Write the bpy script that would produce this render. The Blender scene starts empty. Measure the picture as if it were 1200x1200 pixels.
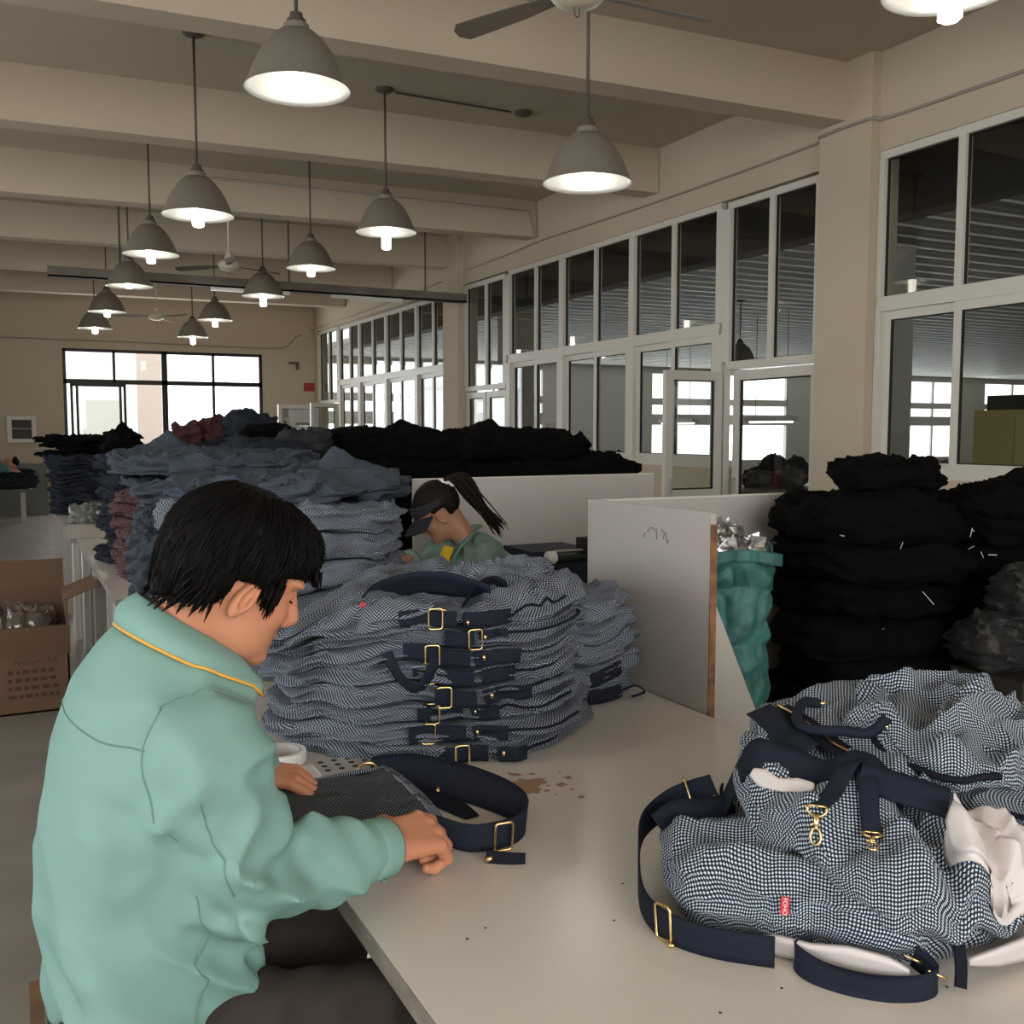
import bpy, math, random
import numpy as np
from mathutils import Matrix, Vector
from mathutils.bvhtree import BVHTree

scene = bpy.context.scene
# ---------------------------------------------------------------- camera
cam = bpy.data.objects.new('camera', bpy.data.cameras.new('camera'))
scene.collection.objects.link(cam)
cam.location = (0, 0, 1.55)
cam.rotation_euler = (math.radians(90) - math.atan(95 / 1165), 0, math.radians(-26.9))
cam.data.sensor_width = 36
cam.data.lens = 36 * 1165 / 1200
cam.data.clip_start = 0.05
scene.camera = cam
# ---------------------------------------------------------------- world, daylight, exposure
w = bpy.data.worlds.new('overcast_sky')
scene.world = w
w.use_nodes = True
w.node_tree.nodes['Background'].inputs['Color'].default_value = (0.93, 0.97, 1.0, 1)
w.node_tree.nodes['Background'].inputs['Strength'].default_value = 4.0

def area(name, loc, rot, sx, sy, power, col):
    l = bpy.data.lights.new(name, 'AREA'); l.shape = 'RECTANGLE'
    l.size = sx; l.size_y = sy; l.energy = power; l.color = col
    o = bpy.data.objects.new(name, l); scene.collection.objects.link(o)
    o.location = loc; o.rotation_euler = rot
    return o
R90 = math.pi / 2
# daylight coming through the windows of the wall behind the camera and of the left wall, then two added fill lights
area('daylight_back_windows', (0.2, -3.9, 2.5), (R90, 0, 0), 5.6, 2.2, 142, (1.0, 0.96, 0.9))
area('daylight_left_windows', (-4.4, 1.2, 2.3), (0, -R90, 0), 2.0, 5.0, 44, (0.95, 0.98, 1.0))
area('fill_left_far', (-5.0, 8.75, 2.35), (0, -R90, 0), 2.0, 5.2, 14, (0.97, 0.98, 1.0))  # added fill light at an unseen opening, put in to brighten the far wall
area('fill_hall_near', (18, -2.9, 2.3), (R90, 0, 0), 20, 2.0, 220, (0.97, 0.98, 1.0))  # added fill light before the blank near wall, brightens column and cabinet
# daylight through the big window in the far wall
# and through the end windows of the neighbouring hall
area('daylight_hall_windows', (21, 26.8, 2.2), (-R90, 0, 0), 28, 2.4, 1300, (0.95, 0.98, 1.0))
area('daylight_far_window', (2.94, 21.1, 2.3), (-R90, 0, 0), 3.6, 1.6, 70, (0.95, 0.98, 1.0))
vs = scene.view_settings
vs.view_transform = 'Standard'; vs.look = 'None'; vs.gamma = 1; vs.use_curve_mapping = False
vs.exposure = 0.14

# ---------------------------------------------------------------- helpers
C = scene.collection
def finish(o, label=None, cat=None, group=None, kind=None):
    if label: o['label'] = label
    if cat: o['category'] = cat
    if group: o['group'] = group
    if kind: o['kind'] = kind
    return o
def thing(name, label, cat, loc=(0, 0, 0), group=None, kind=None):
    o = bpy.data.objects.new(name, None); C.objects.link(o)
    o.location = loc; o.empty_display_size = 0.1
    return finish(o, label, cat, group, kind)
def obj(name, V, F, mat, parent=None, smooth=True, uv=None, label=None, cat=None, group=None, kind=None, angle=None):
    V = np.asarray(V, float)
    loc = np.zeros(3)
    if parent is None:
        lo, hi = V.min(0), V.max(0)
        loc = np.array([(lo[0] + hi[0]) / 2, (lo[1] + hi[1]) / 2, lo[2]])
    me = bpy.data.meshes.new(name)
    me.from_pydata((V - loc).tolist(), [], [tuple(int(i) for i in f) for f in F])
    if uv is not None:
        l = me.uv_layers.new(name='UVMap')
        idx = np.zeros(len(me.loops), np.int32); me.loops.foreach_get('vertex_index', idx)
        l.data.foreach_set('uv', np.asarray(uv, np.float32)[idx].ravel())
    if smooth: me.shade_smooth()
    if isinstance(mat, (list, tuple)):
        for m in mat: me.materials.append(m)
    else: me.materials.append(mat)
    o = bpy.data.objects.new(name, me); C.objects.link(o)
    if parent is not None:
        o.parent = parent
        o.matrix_parent_inverse = Matrix.Translation(-world_loc(parent))
    else: o.location = loc
    if angle is not None and smooth:
        me.set_sharp_from_angle(angle=angle)
    return finish(o, label, cat, group, kind)
def world_loc(o):
    # things are only ever translated: a child's mesh is kept in world coordinates
    if o.parent is None: return Vector(o.location)
    return Vector((0, 0, 0))
def dup(o, delta, label=None, parent=None):
    c = o.copy(); C.objects.link(c)
    if parent is None:
        c.location = Vector(o.location) + Vector(delta)
        if label: c['label'] = label
    else: c.parent = parent
    for ch in list(o.children):
        dup(ch, delta, None, c)
    return c

class MB:
    """collects boxes, tubes and lathes into one mesh"""
    def __init__(s): s.V = []; s.F = []; s.M = []
    def add(s, V, F, m=0):
        n = len(s.V); s.V += [tuple(v) for v in V]; s.F += [tuple(i + n for i in f) for f in F]; s.M += [m] * len(F)
        return s
    def box(s, x0, x1, y0, y1, z0, z1, m=0):
        V = [(x, y, z) for x in (x0, x1) for y in (y0, y1) for z in (z0, z1)]
        return s.add(V, [(0, 1, 3, 2), (4, 6, 7, 5), (0, 4, 5, 1), (2, 3, 7, 6), (0, 2, 6, 4), (1, 5, 7, 3)], m)
    def obox(s, c, ax, ay, az, m=0):
        c, ax, ay, az = [np.array(v, float) for v in (c, ax, ay, az)]
        V = [c + i * ax + j * ay + k * az for i in (-1, 1) for j in (-1, 1) for k in (-1, 1)]
        return s.add(V, [(0, 1, 3, 2), (4, 6, 7, 5), (0, 4, 5, 1), (2, 3, 7, 6), (0, 2, 6, 4), (1, 5, 7, 3)], m)
    def tube(s, pts, r, n=8, closed=False, m=0):
        P = np.array(pts, float); k = len(P)
        rr = np.broadcast_to(np.asarray(r, float), (k,))
        T = np.zeros_like(P)
        for i in range(k):
            a = P[(i - 1) % k] if closed or i > 0 else P[i]; b = P[(i + 1) % k] if closed or i < k - 1 else P[i]
            T[i] = (b - a) / (np.linalg.norm(b - a) + 1e-9)
        up = np.array([0, 0, 1.]) if abs(T[0][2]) < .9 else np.array([1., 0, 0])
        N = np.cross(T[0], up); N /= np.linalg.norm(N)
        V = []
        for i in range(k):
            N = N - T[i] * np.dot(N, T[i]); N /= np.linalg.norm(N) + 1e-9
            B = np.cross(T[i], N)
            for j in range(n):
                a = 2 * math.pi * j / n
                V.append(P[i] + rr[i] * (math.cos(a) * N + math.sin(a) * B))
        F = []
        for i in range(k if closed else k - 1):
            i2 = (i + 1) % k
            for j in range(n):
                j2 = (j + 1) % n
                F.append((i * n + j, i * n + j2, i2 * n + j2, i2 * n + j))
        if not closed:
            F.append(tuple(range(n))[::-1]); F.append(tuple((k - 1) * n + j for j in range(n)))
        return s.add(V, F, m)
    def lathe(s, c, prof, n=32, m=0, axis=2):
        V = []; k = len(prof)
        for r, z in prof:
            for j in range(n):
                a = 2 * math.pi * j / n
                V.append((c[0] + r * math.cos(a), c[1] + r * math.sin(a), c[2] + z))
        F = [(i * n + j, i * n + (j + 1) % n, (i + 1) * n + (j + 1) % n, (i + 1) * n + j) for i in range(k - 1) for j in range(n)]
        return s.add(V, F, m)
    def build(s, name, mat, parent=None, smooth=False, **k):
        o = obj(name, s.V, s.F, mat, parent, smooth, **k)
        if any(s.M): o.data.polygons.foreach_set('material_index', s.M)
        return o

def spline(pts, n=8, closed=False):
    P = np.array(pts, float); k = len(P); out = []
    for i in range(k if closed else k - 1):
        g = lambda j: P[j % k] if closed else P[min(max(j, 0), k - 1)]
        a, b, c, d = g(i - 1), g(i), g(i + 1), g(i + 2)
        for t in np.linspace(0, 1, n, endpoint=False):
            out.append(.5 * (2 * b + (c - a) * t + (2 * a - 5 * b + 4 * c - d) * t * t + (3 * b - a - 3 * c + d) * t ** 3))
    if not closed: out.append(P[-1])
    return np.array(out)
def ribbon(pts, wdir, width, th=.003, n=8, closed=False):
    """webbing band: path, the direction across the band at each point, width and thickness"""
    P = spline(pts, n, closed)
    W = np.array(wdir, float)
    W = np.tile(W, (len(P), 1)) if W.ndim == 1 else spline(W, n, closed)
    T = np.gradient(P, axis=0)
    if closed: T = np.roll(P, -1, 0) - np.roll(P, 1, 0)
    T /= np.linalg.norm(T, axis=1)[:, None] + 1e-9
    W = W - T * (W * T).sum(1)[:, None]; W /= np.linalg.norm(W, axis=1)[:, None] + 1e-9
    N = np.cross(T, W)
    k = len(P); V = []
    if np.ndim(width): width = np.interp(np.linspace(0, 1, k), np.linspace(0, 1, len(width)), width)[:, None]
    for a, b in ((-.5, -.5), (-.25, -.5), (0, -.5), (.25, -.5), (.5, -.5), (.5, .5), (.25, .5), (0, .5), (-.25, .5), (-.5, .5)):
        V.append(P + W * width * a + N * th * b)
    m = len(V); V = np.stack(V, 1).reshape(-1, 3)
    F = []
    for i in range(k if closed else k - 1):
        i2 = (i + 1) % k
        for j in range(m): F.append((i * m + j, i * m + (j + 1) % m, i2 * m + (j + 1) % m, i2 * m + j))
    if not closed: F.append(tuple(range(m))[::-1]); F.append(tuple((k - 1) * m + j for j in range(m)))
    return V, F
def rect_ring(c, xd, yd, w_, h_, r=.0022, rad=.006):
    c, xd, yd = np.array(c, float), np.array(xd, float), np.array(yd, float)
    xd /= np.linalg.norm(xd); yd -= xd * yd.dot(xd); yd /= np.linalg.norm(yd)
    pts = []
    for cx, cy, a0 in ((w_ / 2 - rad, h_ / 2 - rad, 0), (-w_ / 2 + rad, h_ / 2 - rad, 90), (-w_ / 2 + rad, -h_ / 2 + rad, 180), (w_ / 2 - rad, -h_ / 2 + rad, 270)):
        for a in (0, 30, 60, 90):
            t = math.radians(a0 + a); pts.append(c + xd * (cx + rad * math.cos(t)) + yd * (cy + rad * math.sin(t)))
    return MB().tube(pts, r, 8, True)

# vectorised gradient noise
_rs = np.random.RandomState(11)
_perm = np.tile(_rs.permutation(256), 3)
_gr = _rs.normal(size=(256, 3)); _gr /= np.linalg.norm(_gr, axis=1)[:, None]
def noise(p):
    p = np.asarray(p, float); sh = p.shape[:-1]; p = p.reshape(-1, 3)
    i = np.floor(p).astype(int); f = p - i; i &= 255
    u = f * f * f * (f * (f * 6 - 15) + 10)
    r = np.zeros(len(p))
    for dx in (0, 1):
        for dy in (0, 1):
            for dz in (0, 1):
                h = _perm[_perm[_perm[i[:, 0] + dx] + i[:, 1] + dy] + i[:, 2] + dz]
                g = (_gr[h] * (f - (dx, dy, dz))).sum(1)
                r += g * (u[:, 0] if dx else 1 - u[:, 0]) * (u[:, 1] if dy else 1 - u[:, 1]) * (u[:, 2] if dz else 1 - u[:, 2])
    return (r * 1.6).reshape(sh)
def fold(p):       # sharp-crested creases
    n = np.abs(noise(p)); return 1 - 2 * np.minimum(n * 2.2, 1)

def sstep(a, b, x):
    t = np.clip((x - a) / (b - a), 0, 1); return t * t * (3 - 2 * t)
def smin(a, b, k):
    h = np.clip(.5 + .5 * (b - a) / k, 0, 1); return b + (a - b) * h - k * h * (1 - h)
def smax(a, b, k): return -smin(-a, -b, k)
def cone(p, a, b, ra, rb):
    a, b = np.array(a, float), np.array(b, float); ba = b - a
    t = np.clip(((p - a) @ ba) / (ba @ ba), 0, 1)
    return np.linalg.norm(p - a - t[:, None] * ba, axis=1) - (ra + (rb - ra) * t)
def ell(p, c, r, rot=None):
    q = p - np.array(c, float)
    if rot is not None: q = q @ np.array(rot)
    r = np.array(r, float)
    k0 = np.linalg.norm(q / r, axis=1); k1 = np.linalg.norm(q / (r * r), axis=1) + 1e-9
    return k0 * (k0 - 1) / k1
def nets(fn, lo, hi, h):
    """surface nets: the zero level of fn as one closed mesh"""
    lo, hi = np.array(lo, float), np.array(hi, float)
    n = np.ceil((hi - lo) / h).astype(int) + 1
    ax = [lo[i] + h * np.arange(n[i]) for i in range(3)]
    G = np.stack(np.meshgrid(*ax, indexing='ij'), -1).reshape(-1, 3)
    D = np.concatenate([fn(G[k:k + 400000]) for k in range(0, len(G), 400000)]).reshape(n)
    D = np.where(np.abs(D) < 1e-7, 1e-7, D)
    S = D < 0
    m = n - 1
    acc = np.zeros(tuple(m) + (3,)); cnt = np.zeros(tuple(m))
    cor = [(x, y, z) for x in (0, 1) for y in (0, 1) for z in (0, 1)]
    sl = lambda c: tuple(slice(c[i], c[i] + m[i]) for i in range(3))
    for a in cor:
        for k in range(3):
            if a[k]: continue
            b = list(a); b[k] = 1
            da, db = D[sl(a)], D[sl(b)]
            x = (da < 0) != (db < 0)
            t = np.where(x, da / np.where(x, da - db, 1), 0)
            q = np.zeros(tuple(m) + (3,))
            for i in range(3): q[..., i] = a[i]
            q[..., k] += t
            acc += q * x[..., None]; cnt += x
    act = cnt > 0
    ids = -np.ones(tuple(m), int); ids[act] = np.arange(act.sum())
    cell = np.argwhere(act)
    V = lo + h * (cell + acc[act] / cnt[act][:, None])
    F = []
    for k in range(3):
        i, j = (k + 1) % 3, (k + 2) % 3
        s0 = [slice(None)] * 3; s1 = [slice(None)] * 3
        s0[k] = slice(0, n[k] - 1); s1[k] = slice(1, n[k])
        E = S[tuple(s0)] != S[tuple(s1)]
        inn = S[tuple(s0)]
        e = np.argwhere(E)
        e = e[(e[:, i] > 0) & (e[:, j] > 0) & (e[:, i] < n[i] - 1) & (e[:, j] < n[j] - 1)]
        d = []
        for di, dj in ((1, 1), (0, 1), (0, 0), (1, 0)):
            c = e.copy(); c[:, i] -= di; c[:, j] -= dj
            d.append(ids[c[:, 0], c[:, 1], c[:, 2]])
        q = np.stack(d, 1)
        fl = inn[e[:, 0], e[:, 1], e[:, 2]]
        q[~fl] = q[~fl][:, ::-1]
        F.append(q)
    return V, np.concatenate(F)
def relax(V, F, it=2, lam=.5):
    F = np.asarray(F)
    e = np.concatenate([F[:, [0, 1]], F[:, [1, 2]], F[:, [2, 3]], F[:, [3, 0]]])
    for _ in range(it):
        s = np.zeros_like(V); c = np.zeros(len(V))
        for k in range(3): s[:, k] = np.bincount(e[:, 0], V[e[:, 1], k], len(V)) + np.bincount(e[:, 1], V[e[:, 0], k], len(V))
        c = np.bincount(e[:, 0], minlength=len(V)) + np.bincount(e[:, 1], minlength=len(V))
        V = V + lam * (s / np.maximum(c, 1)[:, None] - V)
    return V

def bridge(V, F, pA, path, pB, r=.028):
    """joins two pieces of one body under the clothes: opens a face at each end and runs a limb between them"""
    V = [tuple(v) for v in V]; F = [tuple(int(i) for i in f) for f in F]; VA = np.array(V)
    cen = np.array([VA[list(f)].mean(0) for f in F])
    fa, fb = int(np.argmin(((cen - pA) ** 2).sum(1))), int(np.argmin(((cen - pB) ** 2).sum(1)))
    A, B_ = list(F[fa]), list(F[fb])[::-1]
    rings = [A]; pts = [cen[fa]] + [np.array(p) for p in path] + [cen[fb]]
    base = VA[A] - cen[fa]; base /= np.linalg.norm(base, axis=1)[:, None]
    for q in pts[1:-1]:
        ids = []
        for k in range(4): V.append(tuple(q + base[k] * r)); ids.append(len(V) - 1)
        rings.append(ids)
    best = min(range(4), key=lambda s_: sum(np.linalg.norm(np.array(V[rings[-1][k]]) - VA[B_[(k + s_) % 4]]) for k in range(4)))
    rings.append([B_[(k + best) % 4] for k in range(4)])
    F = [f for i, f in enumerate(F) if i not in (fa, fb)]
    for a, b_ in zip(rings, rings[1:]):
        for k in range(4): F.append((a[k], a[(k + 1) % 4], b_[(k + 1) % 4], b_[k]))
    return np.array(V), F

# ---------------------------------------------------------------- materials
def mat(name, col, rough=.6, metal=0., noise_amt=0., noise_scale=8., bump=0., bump_scale=200., emit=None, sheen=0., spec=.5, coords='Object', col2=None):
    m = bpy.data.materials.new(name); m.use_nodes = True
    nt = m.node_tree; b = nt.nodes['Principled BSDF']
    b.inputs['Roughness'].default_value = rough; b.inputs['Metallic'].default_value = metal
    b.inputs['Specular IOR Level'].default_value = spec
    b.inputs['Base Color'].default_value = (*col, 1)
    if sheen: b.inputs['Sheen Weight'].default_value = sheen
    tc = nt.nodes.new('ShaderNodeTexCoord')
    if noise_amt or col2:
        n = nt.nodes.new('ShaderNodeTexNoise'); n.inputs['Scale'].default_value = noise_scale; n.inputs['Detail'].default_value = 6
        nt.links.new(tc.outputs[coords], n.inputs['Vector'])
        r = nt.nodes.new('ShaderNodeValToRGB')
        c2 = col2 or tuple(c * (1 - noise_amt) for c in col)
        r.color_ramp.elements[0].position = .35; r.color_ramp.elements[1].position = .65
        r.color_ramp.elements[0].color = (*c2, 1); r.color_ramp.elements[1].color = (*col, 1)
        nt.links.new(n.outputs['Fac'], r.inputs['Fac']); nt.links.new(r.outputs['Color'], b.inputs['Base Color'])
    if bump:
        n = nt.nodes.new('ShaderNodeTexNoise'); n.inputs['Scale'].default_value = bump_scale; n.inputs['Detail'].default_value = 3
        nt.links.new(tc.outputs[coords], n.inputs['Vector'])
        bp = nt.nodes.new('ShaderNodeBump'); bp.inputs['Strength'].default_value = bump; bp.inputs['Distance'].default_value = .002
        nt.links.new(n.outputs['Fac'], bp.inputs['Height']); nt.links.new(bp.outputs['Normal'], b.inputs['Normal'])
    if emit:
        b.inputs['Emission Color'].default_value = (*emit[0], 1); b.inputs['Emission Strength'].default_value = emit[1]
    return m
def dots(name, base, dot, period=.008, thr=.05, soft=.18, rough=.75, angle=0., rows=False):
    """woven bird's-eye check: small pale squares on a dark ground, laid out on the cloth's own coordinates"""
    m = mat(name, base, rough, spec=.25); nt = m.node_tree; b = nt.nodes['Principled BSDF']
    uv = nt.nodes.new('ShaderNodeUVMap')
    mp = nt.nodes.new('ShaderNodeMapping'); mp.inputs['Rotation'].default_value = (0, 0, angle)
    k = 2 * math.pi / period; mp.inputs['Scale'].default_value = (k, k, k)
    nt.links.new(uv.outputs['UV'], mp.inputs['Vector'])
    sx = nt.nodes.new('ShaderNodeSeparateXYZ'); nt.links.new(mp.outputs['Vector'], sx.inputs[0])
    def M(op, a, c=None):
        n = nt.nodes.new('ShaderNodeMath'); n.operation = op; nt.links.new(a, n.inputs[0])
        if c is not None: nt.links.new(c, n.inputs[1])
        return n.outputs[0]
    s1, s2 = M('SINE', sx.outputs[0]), M('SINE', sx.outputs[1])
    pr = M('MULTIPLY', s1, s2)
    mr = nt.nodes.new('ShaderNodeMapRange'); mr.interpolation_type = 'SMOOTHSTEP'
    mr.inputs['From Min'].default_value = thr; mr.inputs['From Max'].default_value = thr + soft
    nt.links.new(pr, mr.inputs['Value'])
    mx = nt.nodes.new('ShaderNodeMix'); mx.data_type = 'RGBA'
    mx.inputs['A'].default_value = (*base, 1); mx.inputs['B'].default_value = (*dot, 1)
    nt.links.new(mr.outputs['Result'], mx.inputs['Factor']); nt.links.new(mx.outputs['Result'], b.inputs['Base Color'])
    return m
def glass(name, tint=.82, refl=1.):
    m = bpy.data.materials.new(name); m.use_nodes = True; nt = m.node_tree; nt.nodes.clear()
    o = nt.nodes.new('ShaderNodeOutputMaterial'); t = nt.nodes.new('ShaderNodeBsdfTransparent'); g = nt.nodes.new('ShaderNodeBsdfGlossy')
    t.inputs[0].default_value = (tint * .98, tint, tint * .98, 1); g.inputs['Roughness'].default_value = .02
    fr = nt.nodes.new('ShaderNodeFresnel'); fr.inputs['IOR'].default_value = 1.5
    ge = nt.nodes.new('ShaderNodeNewGeometry'); mi = nt.nodes.new('ShaderNodeMix')
    mi.inputs['A'].default_value = 1.5; mi.inputs['B'].default_value = 1 / 1.5
    nt.links.new(ge.outputs['Backfacing'], mi.inputs['Factor']); nt.links.new(mi.outputs[0], fr.inputs['IOR'])
    mx = nt.nodes.new('ShaderNodeMixShader')
    nt.links.new(fr.outputs[0], mx.inputs[0]); nt.links.new(t.outputs[0], mx.inputs[1]); nt.links.new(g.outputs[0], mx.inputs[2])
    nt.links.new(mx.outputs[0], o.inputs[0])
    return m

PLASTER = mat('wall_paint', (.56, .468, .352), .85, noise_amt=.05, noise_scale=1.3, bump=.15, bump_scale=60)
CEILP = mat('ceiling_paint', (.5, .425, .33), .9, noise_amt=.06, noise_scale=1.0)
FLOORM = mat('painted_concrete', (.29, .262, .222), .38, noise_amt=.25, noise_scale=2.5, bump=.1, bump_scale=30)
PVC = mat('white_pvc', (.66, .63, .56), .4)
RUBBER = mat('black_rubber', (.015, .014, .013), .7)
GLASS = glass('window_glass', .74)
CLEAR = glass('clear_glass', .9)
DARKMETAL = mat('dark_bronze', (.03, .025, .022), .4, .6)
LAMP = mat('lamp_grey_enamel', (.235, .205, .165), .45, .2)
LAMPIN = mat('lamp_white_inside', (.62, .62, .60), .42, .75)
CORD = mat('conduit_grey', (.085, .07, .055), .5)
CABLE = mat('cable_grey', (.33, .29, .245), .6)
BULB = mat('lit_bulb', (1, 1, 1), .3, emit=((1, .93, .8), 9))
TABLE = mat('table_laminate', (.69, .63, .565), .25, noise_amt=.05, noise_scale=3.)
TABLEEDGE = mat('table_edge_band', (.33, .30, .26), .5, col2=(.2, .17, .14), noise_scale=14.)
BOARD = mat('partition_laminate', (.46, .425, .395), .3, noise_amt=.05, noise_scale=2.)
WOOD = mat('raw_board_edge', (.28, .13, .055), .7, col2=(.12, .055, .025), noise_scale=30)
STEEL = mat('painted_steel', (.42, .40, .36), .45)
NAVY = mat('navy_webbing', (.011, .015, .028), .75, bump=.25, bump_scale=450, spec=.2)
NAVYD = mat('navy_trim', (.008, .010, .019), .8, spec=.2)
GOLD = mat('pale_gold_metal', (.9, .66, .30), .22, 1.)
WEAVE = dots('navy_white_check_cloth', (.013, .02, .036), (.58, .66, .74), .0080, .16)
WEAVEF = dots('navy_white_fine_check_cloth', (.012, .016, .028), (.38, .43, .51), .0082, .14)
GREYCLOTH = dots('grey_striped_cloth', (.020, .023, .029), (.17, .185, .215), .0085, .08)
BACKC = dots('slate_blue_cloth', (.022, .029, .043), (.10, .122, .155), .0085, .1)
FARDARK = mat('dark_denim_cloth', (.019, .025, .036), .85, noise_amt=.5, noise_scale=18, spec=.2)
MAROON = mat('maroon_print_cloth', (.13, .072, .07), .85, col2=(.05, .016, .02), noise_scale=70)
BLACKF = mat('black_felt', (.0028, .0025, .0027), .95, spec=.08)
BLACKP = mat('black_printed_cloth', (.045, .042, .038), .85, col2=(.0045, .0042, .004), noise_scale=26)
_r = [n for n in BLACKP.node_tree.nodes if n.type == 'VALTORGB'][0].color_ramp.elements; _r[0].position = .56; _r[1].position = .66
LINING = mat('pale_pink_lining', (.70, .64, .62), .55, noise_amt=.05, noise_scale=12)
TEAL = mat('teal_woven_sack', (.05, .185, .165), .6, noise_amt=.45, noise_scale=14, bump=.5, bump_scale=60)
FOIL = mat('silver_foil', (.75, .75, .74), .25, .9)
CARD = mat('cardboard', (.15, .085, .047), .8, noise_amt=.1, noise_scale=6)
CARDINK = mat('cardboard_print', (.065, .034, .02), .8)
JACKET = mat('green_work_jacket', (.225, .395, .355), .8, noise_amt=.03, noise_scale=5, spec=.3, bump=.12, bump_scale=500)
JSEAM = mat('jacket_seam', (.15, .27, .235), .9)
JACKET2 = mat('sage_work_jacket', (.175, .265, .215), .85, noise_amt=.08, noise_scale=9)
JSEAM2 = mat('sage_jacket_trim', (.12, .19, .155), .9)
PIPE = mat('yellow_piping', (.75, .40, .06), .6)
TROUS = mat('dark_brown_trousers', (.058, .046, .040), .85, noise_amt=.15, noise_scale=7, spec=.2)
HAIR = mat('black_hair', (.0032, .0024, .0022), .6, spec=.12)
HAIR2 = mat('dark_brown_hair', (.009, .0055, .0042), .6, spec=.15)
YELLOW = mat('yellow_shirt', (.6, .38, .02), .8)
RED = mat('red_label', (.55, .03, .05), .6)
WHITE = mat('white_paper', (.8, .79, .76), .6)
CAPM = mat('navy_cap', (.011, .012, .018), .8)
def skin(name, c1, c2):
    m = mat(name, c1, .5, noise_amt=.0, spec=.35); nt = m.node_tree; b = nt.nodes['Principled BSDF']
    b.inputs['Subsurface Weight'].default_value = .15; b.inputs['Subsurface Radius'].default_value = (.012, .005, .003)
    b.inputs['Subsurface Scale'].default_value = .4
    tc = nt.nodes.new('ShaderNodeTexCoord'); n = nt.nodes.new('ShaderNodeTexNoise'); n.inputs['Scale'].default_value = 16; n.inputs['Detail'].default_value = 5
    nt.links.new(tc.outputs['Object'], n.inputs['Vector'])
    mx = nt.nodes.new('ShaderNodeMix'); mx.data_type = 'RGBA'; mx.inputs['A'].default_value = (*c1, 1); mx.inputs['B'].default_value = (*c2, 1)
    nt.links.new(n.outputs['Fac'], mx.inputs['Factor']); nt.links.new(mx.outputs['Result'], b.inputs['Base Color'])
    return m
SKIN = skin('skin', (.56, .225, .12), (.64, .30, .18))
SKIN2 = skin('skin_tan', (.36, .18, .11), (.42, .22, .14))
# ================================================================ THE SETTING
S = dict(kind='structure')
ZC, ZB, YF = 4.39, 3.95, 21.2
MB().box(-5.2, 6.2, -5.2, YF + .2, -.1, 0).build('floor', FLOORM, **S)
MB().box(-5.2, 6.2, -5.2, YF + .2, ZC, ZC + .12).build('ceiling', CEILP, **S)
for k in range(-4, 6):
    y = 5.9 + 2.6 * k; q = .055; z2 = (ZB + ZC + .02) / 2
    MB().obox((.485, y + .125 + q * 5.5, z2), (5.485, -q * 5.485, 0), (0, .125, 0), (0, 0, (ZC + .02 - ZB) / 2)).build('trim_%d' % (k + 5), PLASTER, **S)
# far wall with the opening of its window
def wall_with_hole(name, axis, at, th, u0, u1, holes, z1=ZC):
    b = MB(); holes = sorted(holes)
    def put(a0, a1, c0, c1):
        if a1 - a0 < 1e-4 or c1 - c0 < 1e-4: return
        if axis == 'y': b.box(a0, a1, at, at + th, c0, c1)
        else: b.box(at, at + th, a0, a1, c0, c1)
    u = u0
    for h0, h1, c0, c1 in holes:
        put(u, h0, 0, z1); put(h0, h1, 0, c0); put(h0, h1, c1, z1); u = h1
    put(u, u1, 0, z1)
    return b.build(name, PLASTER, **S)
wall_with_hole('wall_far', 'y', YF, .24, -5.2, 6.2, [(1.02, 4.86, 1.0, 3.15)])
wall_with_hole('wall_left', 'x', -5.2, .2, -5.2, YF, [(-2, 4.4, 1.2, 3.5), (6, 11.5, 1.2, 3.5)])
wall_with_hole('wall_back', 'y', -5.2, .2, -5.0, 6.2, [(-2.8, 3.2, 1.2, 3.65)])
wall_with_hole('wall_right', 'x', 5.98, .22, -5, YF, [(-1.6, 5.64, 1.2, 3.66), (6.2, 7.53, 0, 3.66), (7.53, 11.93, 1.2, 3.66), (11.93, 13.33, 0, 3.66),
               (14.04, 19.46, 1.2, 3.66), (19.46, 20.95, 0, 3.66)])
for k, (y0, y1) in enumerate(((5.64, 6.18), (13.36, 13.92))):
    MB().box(5.9, 5.99, y0, y1, 0, ZC).build('trim_%d' % (20 + k), PLASTER, **S)
# skirting colour band is absent; a strip under the far window
MB().box(.98, 4.9, YF - .04, YF + .02, .96, 1.0).build('trim_30', PLASTER, **S)

FRX0, FRX1 = 6.0, 6.07
def bars(b, xs, y0, y1, z0, z1, w_=.05):
    """rectangular sash"""
    b.box(*xs, y0, y0 + w_, z0, z1); b.box(*xs, y1 - w_, y1, z0, z1)
    b.box(*xs, y0 + w_, y1 - w_, z0, z0 + w_); b.box(*xs, y0 + w_, y1 - w_, z1 - w_, z1)
def pane(parent, y0, y1, z0, z1, x=6.04):
    g = MB().box(x, x + .005, y0, y1, z0, z1); g.build('pane', GLASS, parent, **S)
    r = MB(); bars(r, (x - .012, x + .012), y0 - .004, y1 + .004, z0 - .004, z1 + .004, .011)
    r.build('gasket', RUBBER, parent, **S)
def upper_row(root, ys, z0, z1):
    b = MB()
    b.box(FRX0, FRX1, ys[0], ys[-1], z1 - .06, z1)
    b.box(FRX0, FRX1, ys[0], ys[-1], z0, z0 + .07)
    for i, y in enumerate(ys):
        hw = .05 if i % 2 == 0 else .03
        b.box(FRX0 - (.012 if i % 2 == 0 else 0), FRX1, y - hw, y + hw, z0 + .07, z1 - .06)
    b.build('window_frame', PVC, root, **S)
    for a, c, i in zip(ys, ys[1:], range(99)):
        l, r = (.05, .03) if i % 2 == 0 else (.03, .05)
        pane(root, a + l, c - r, z0 + .07, z1 - .06)
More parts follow.
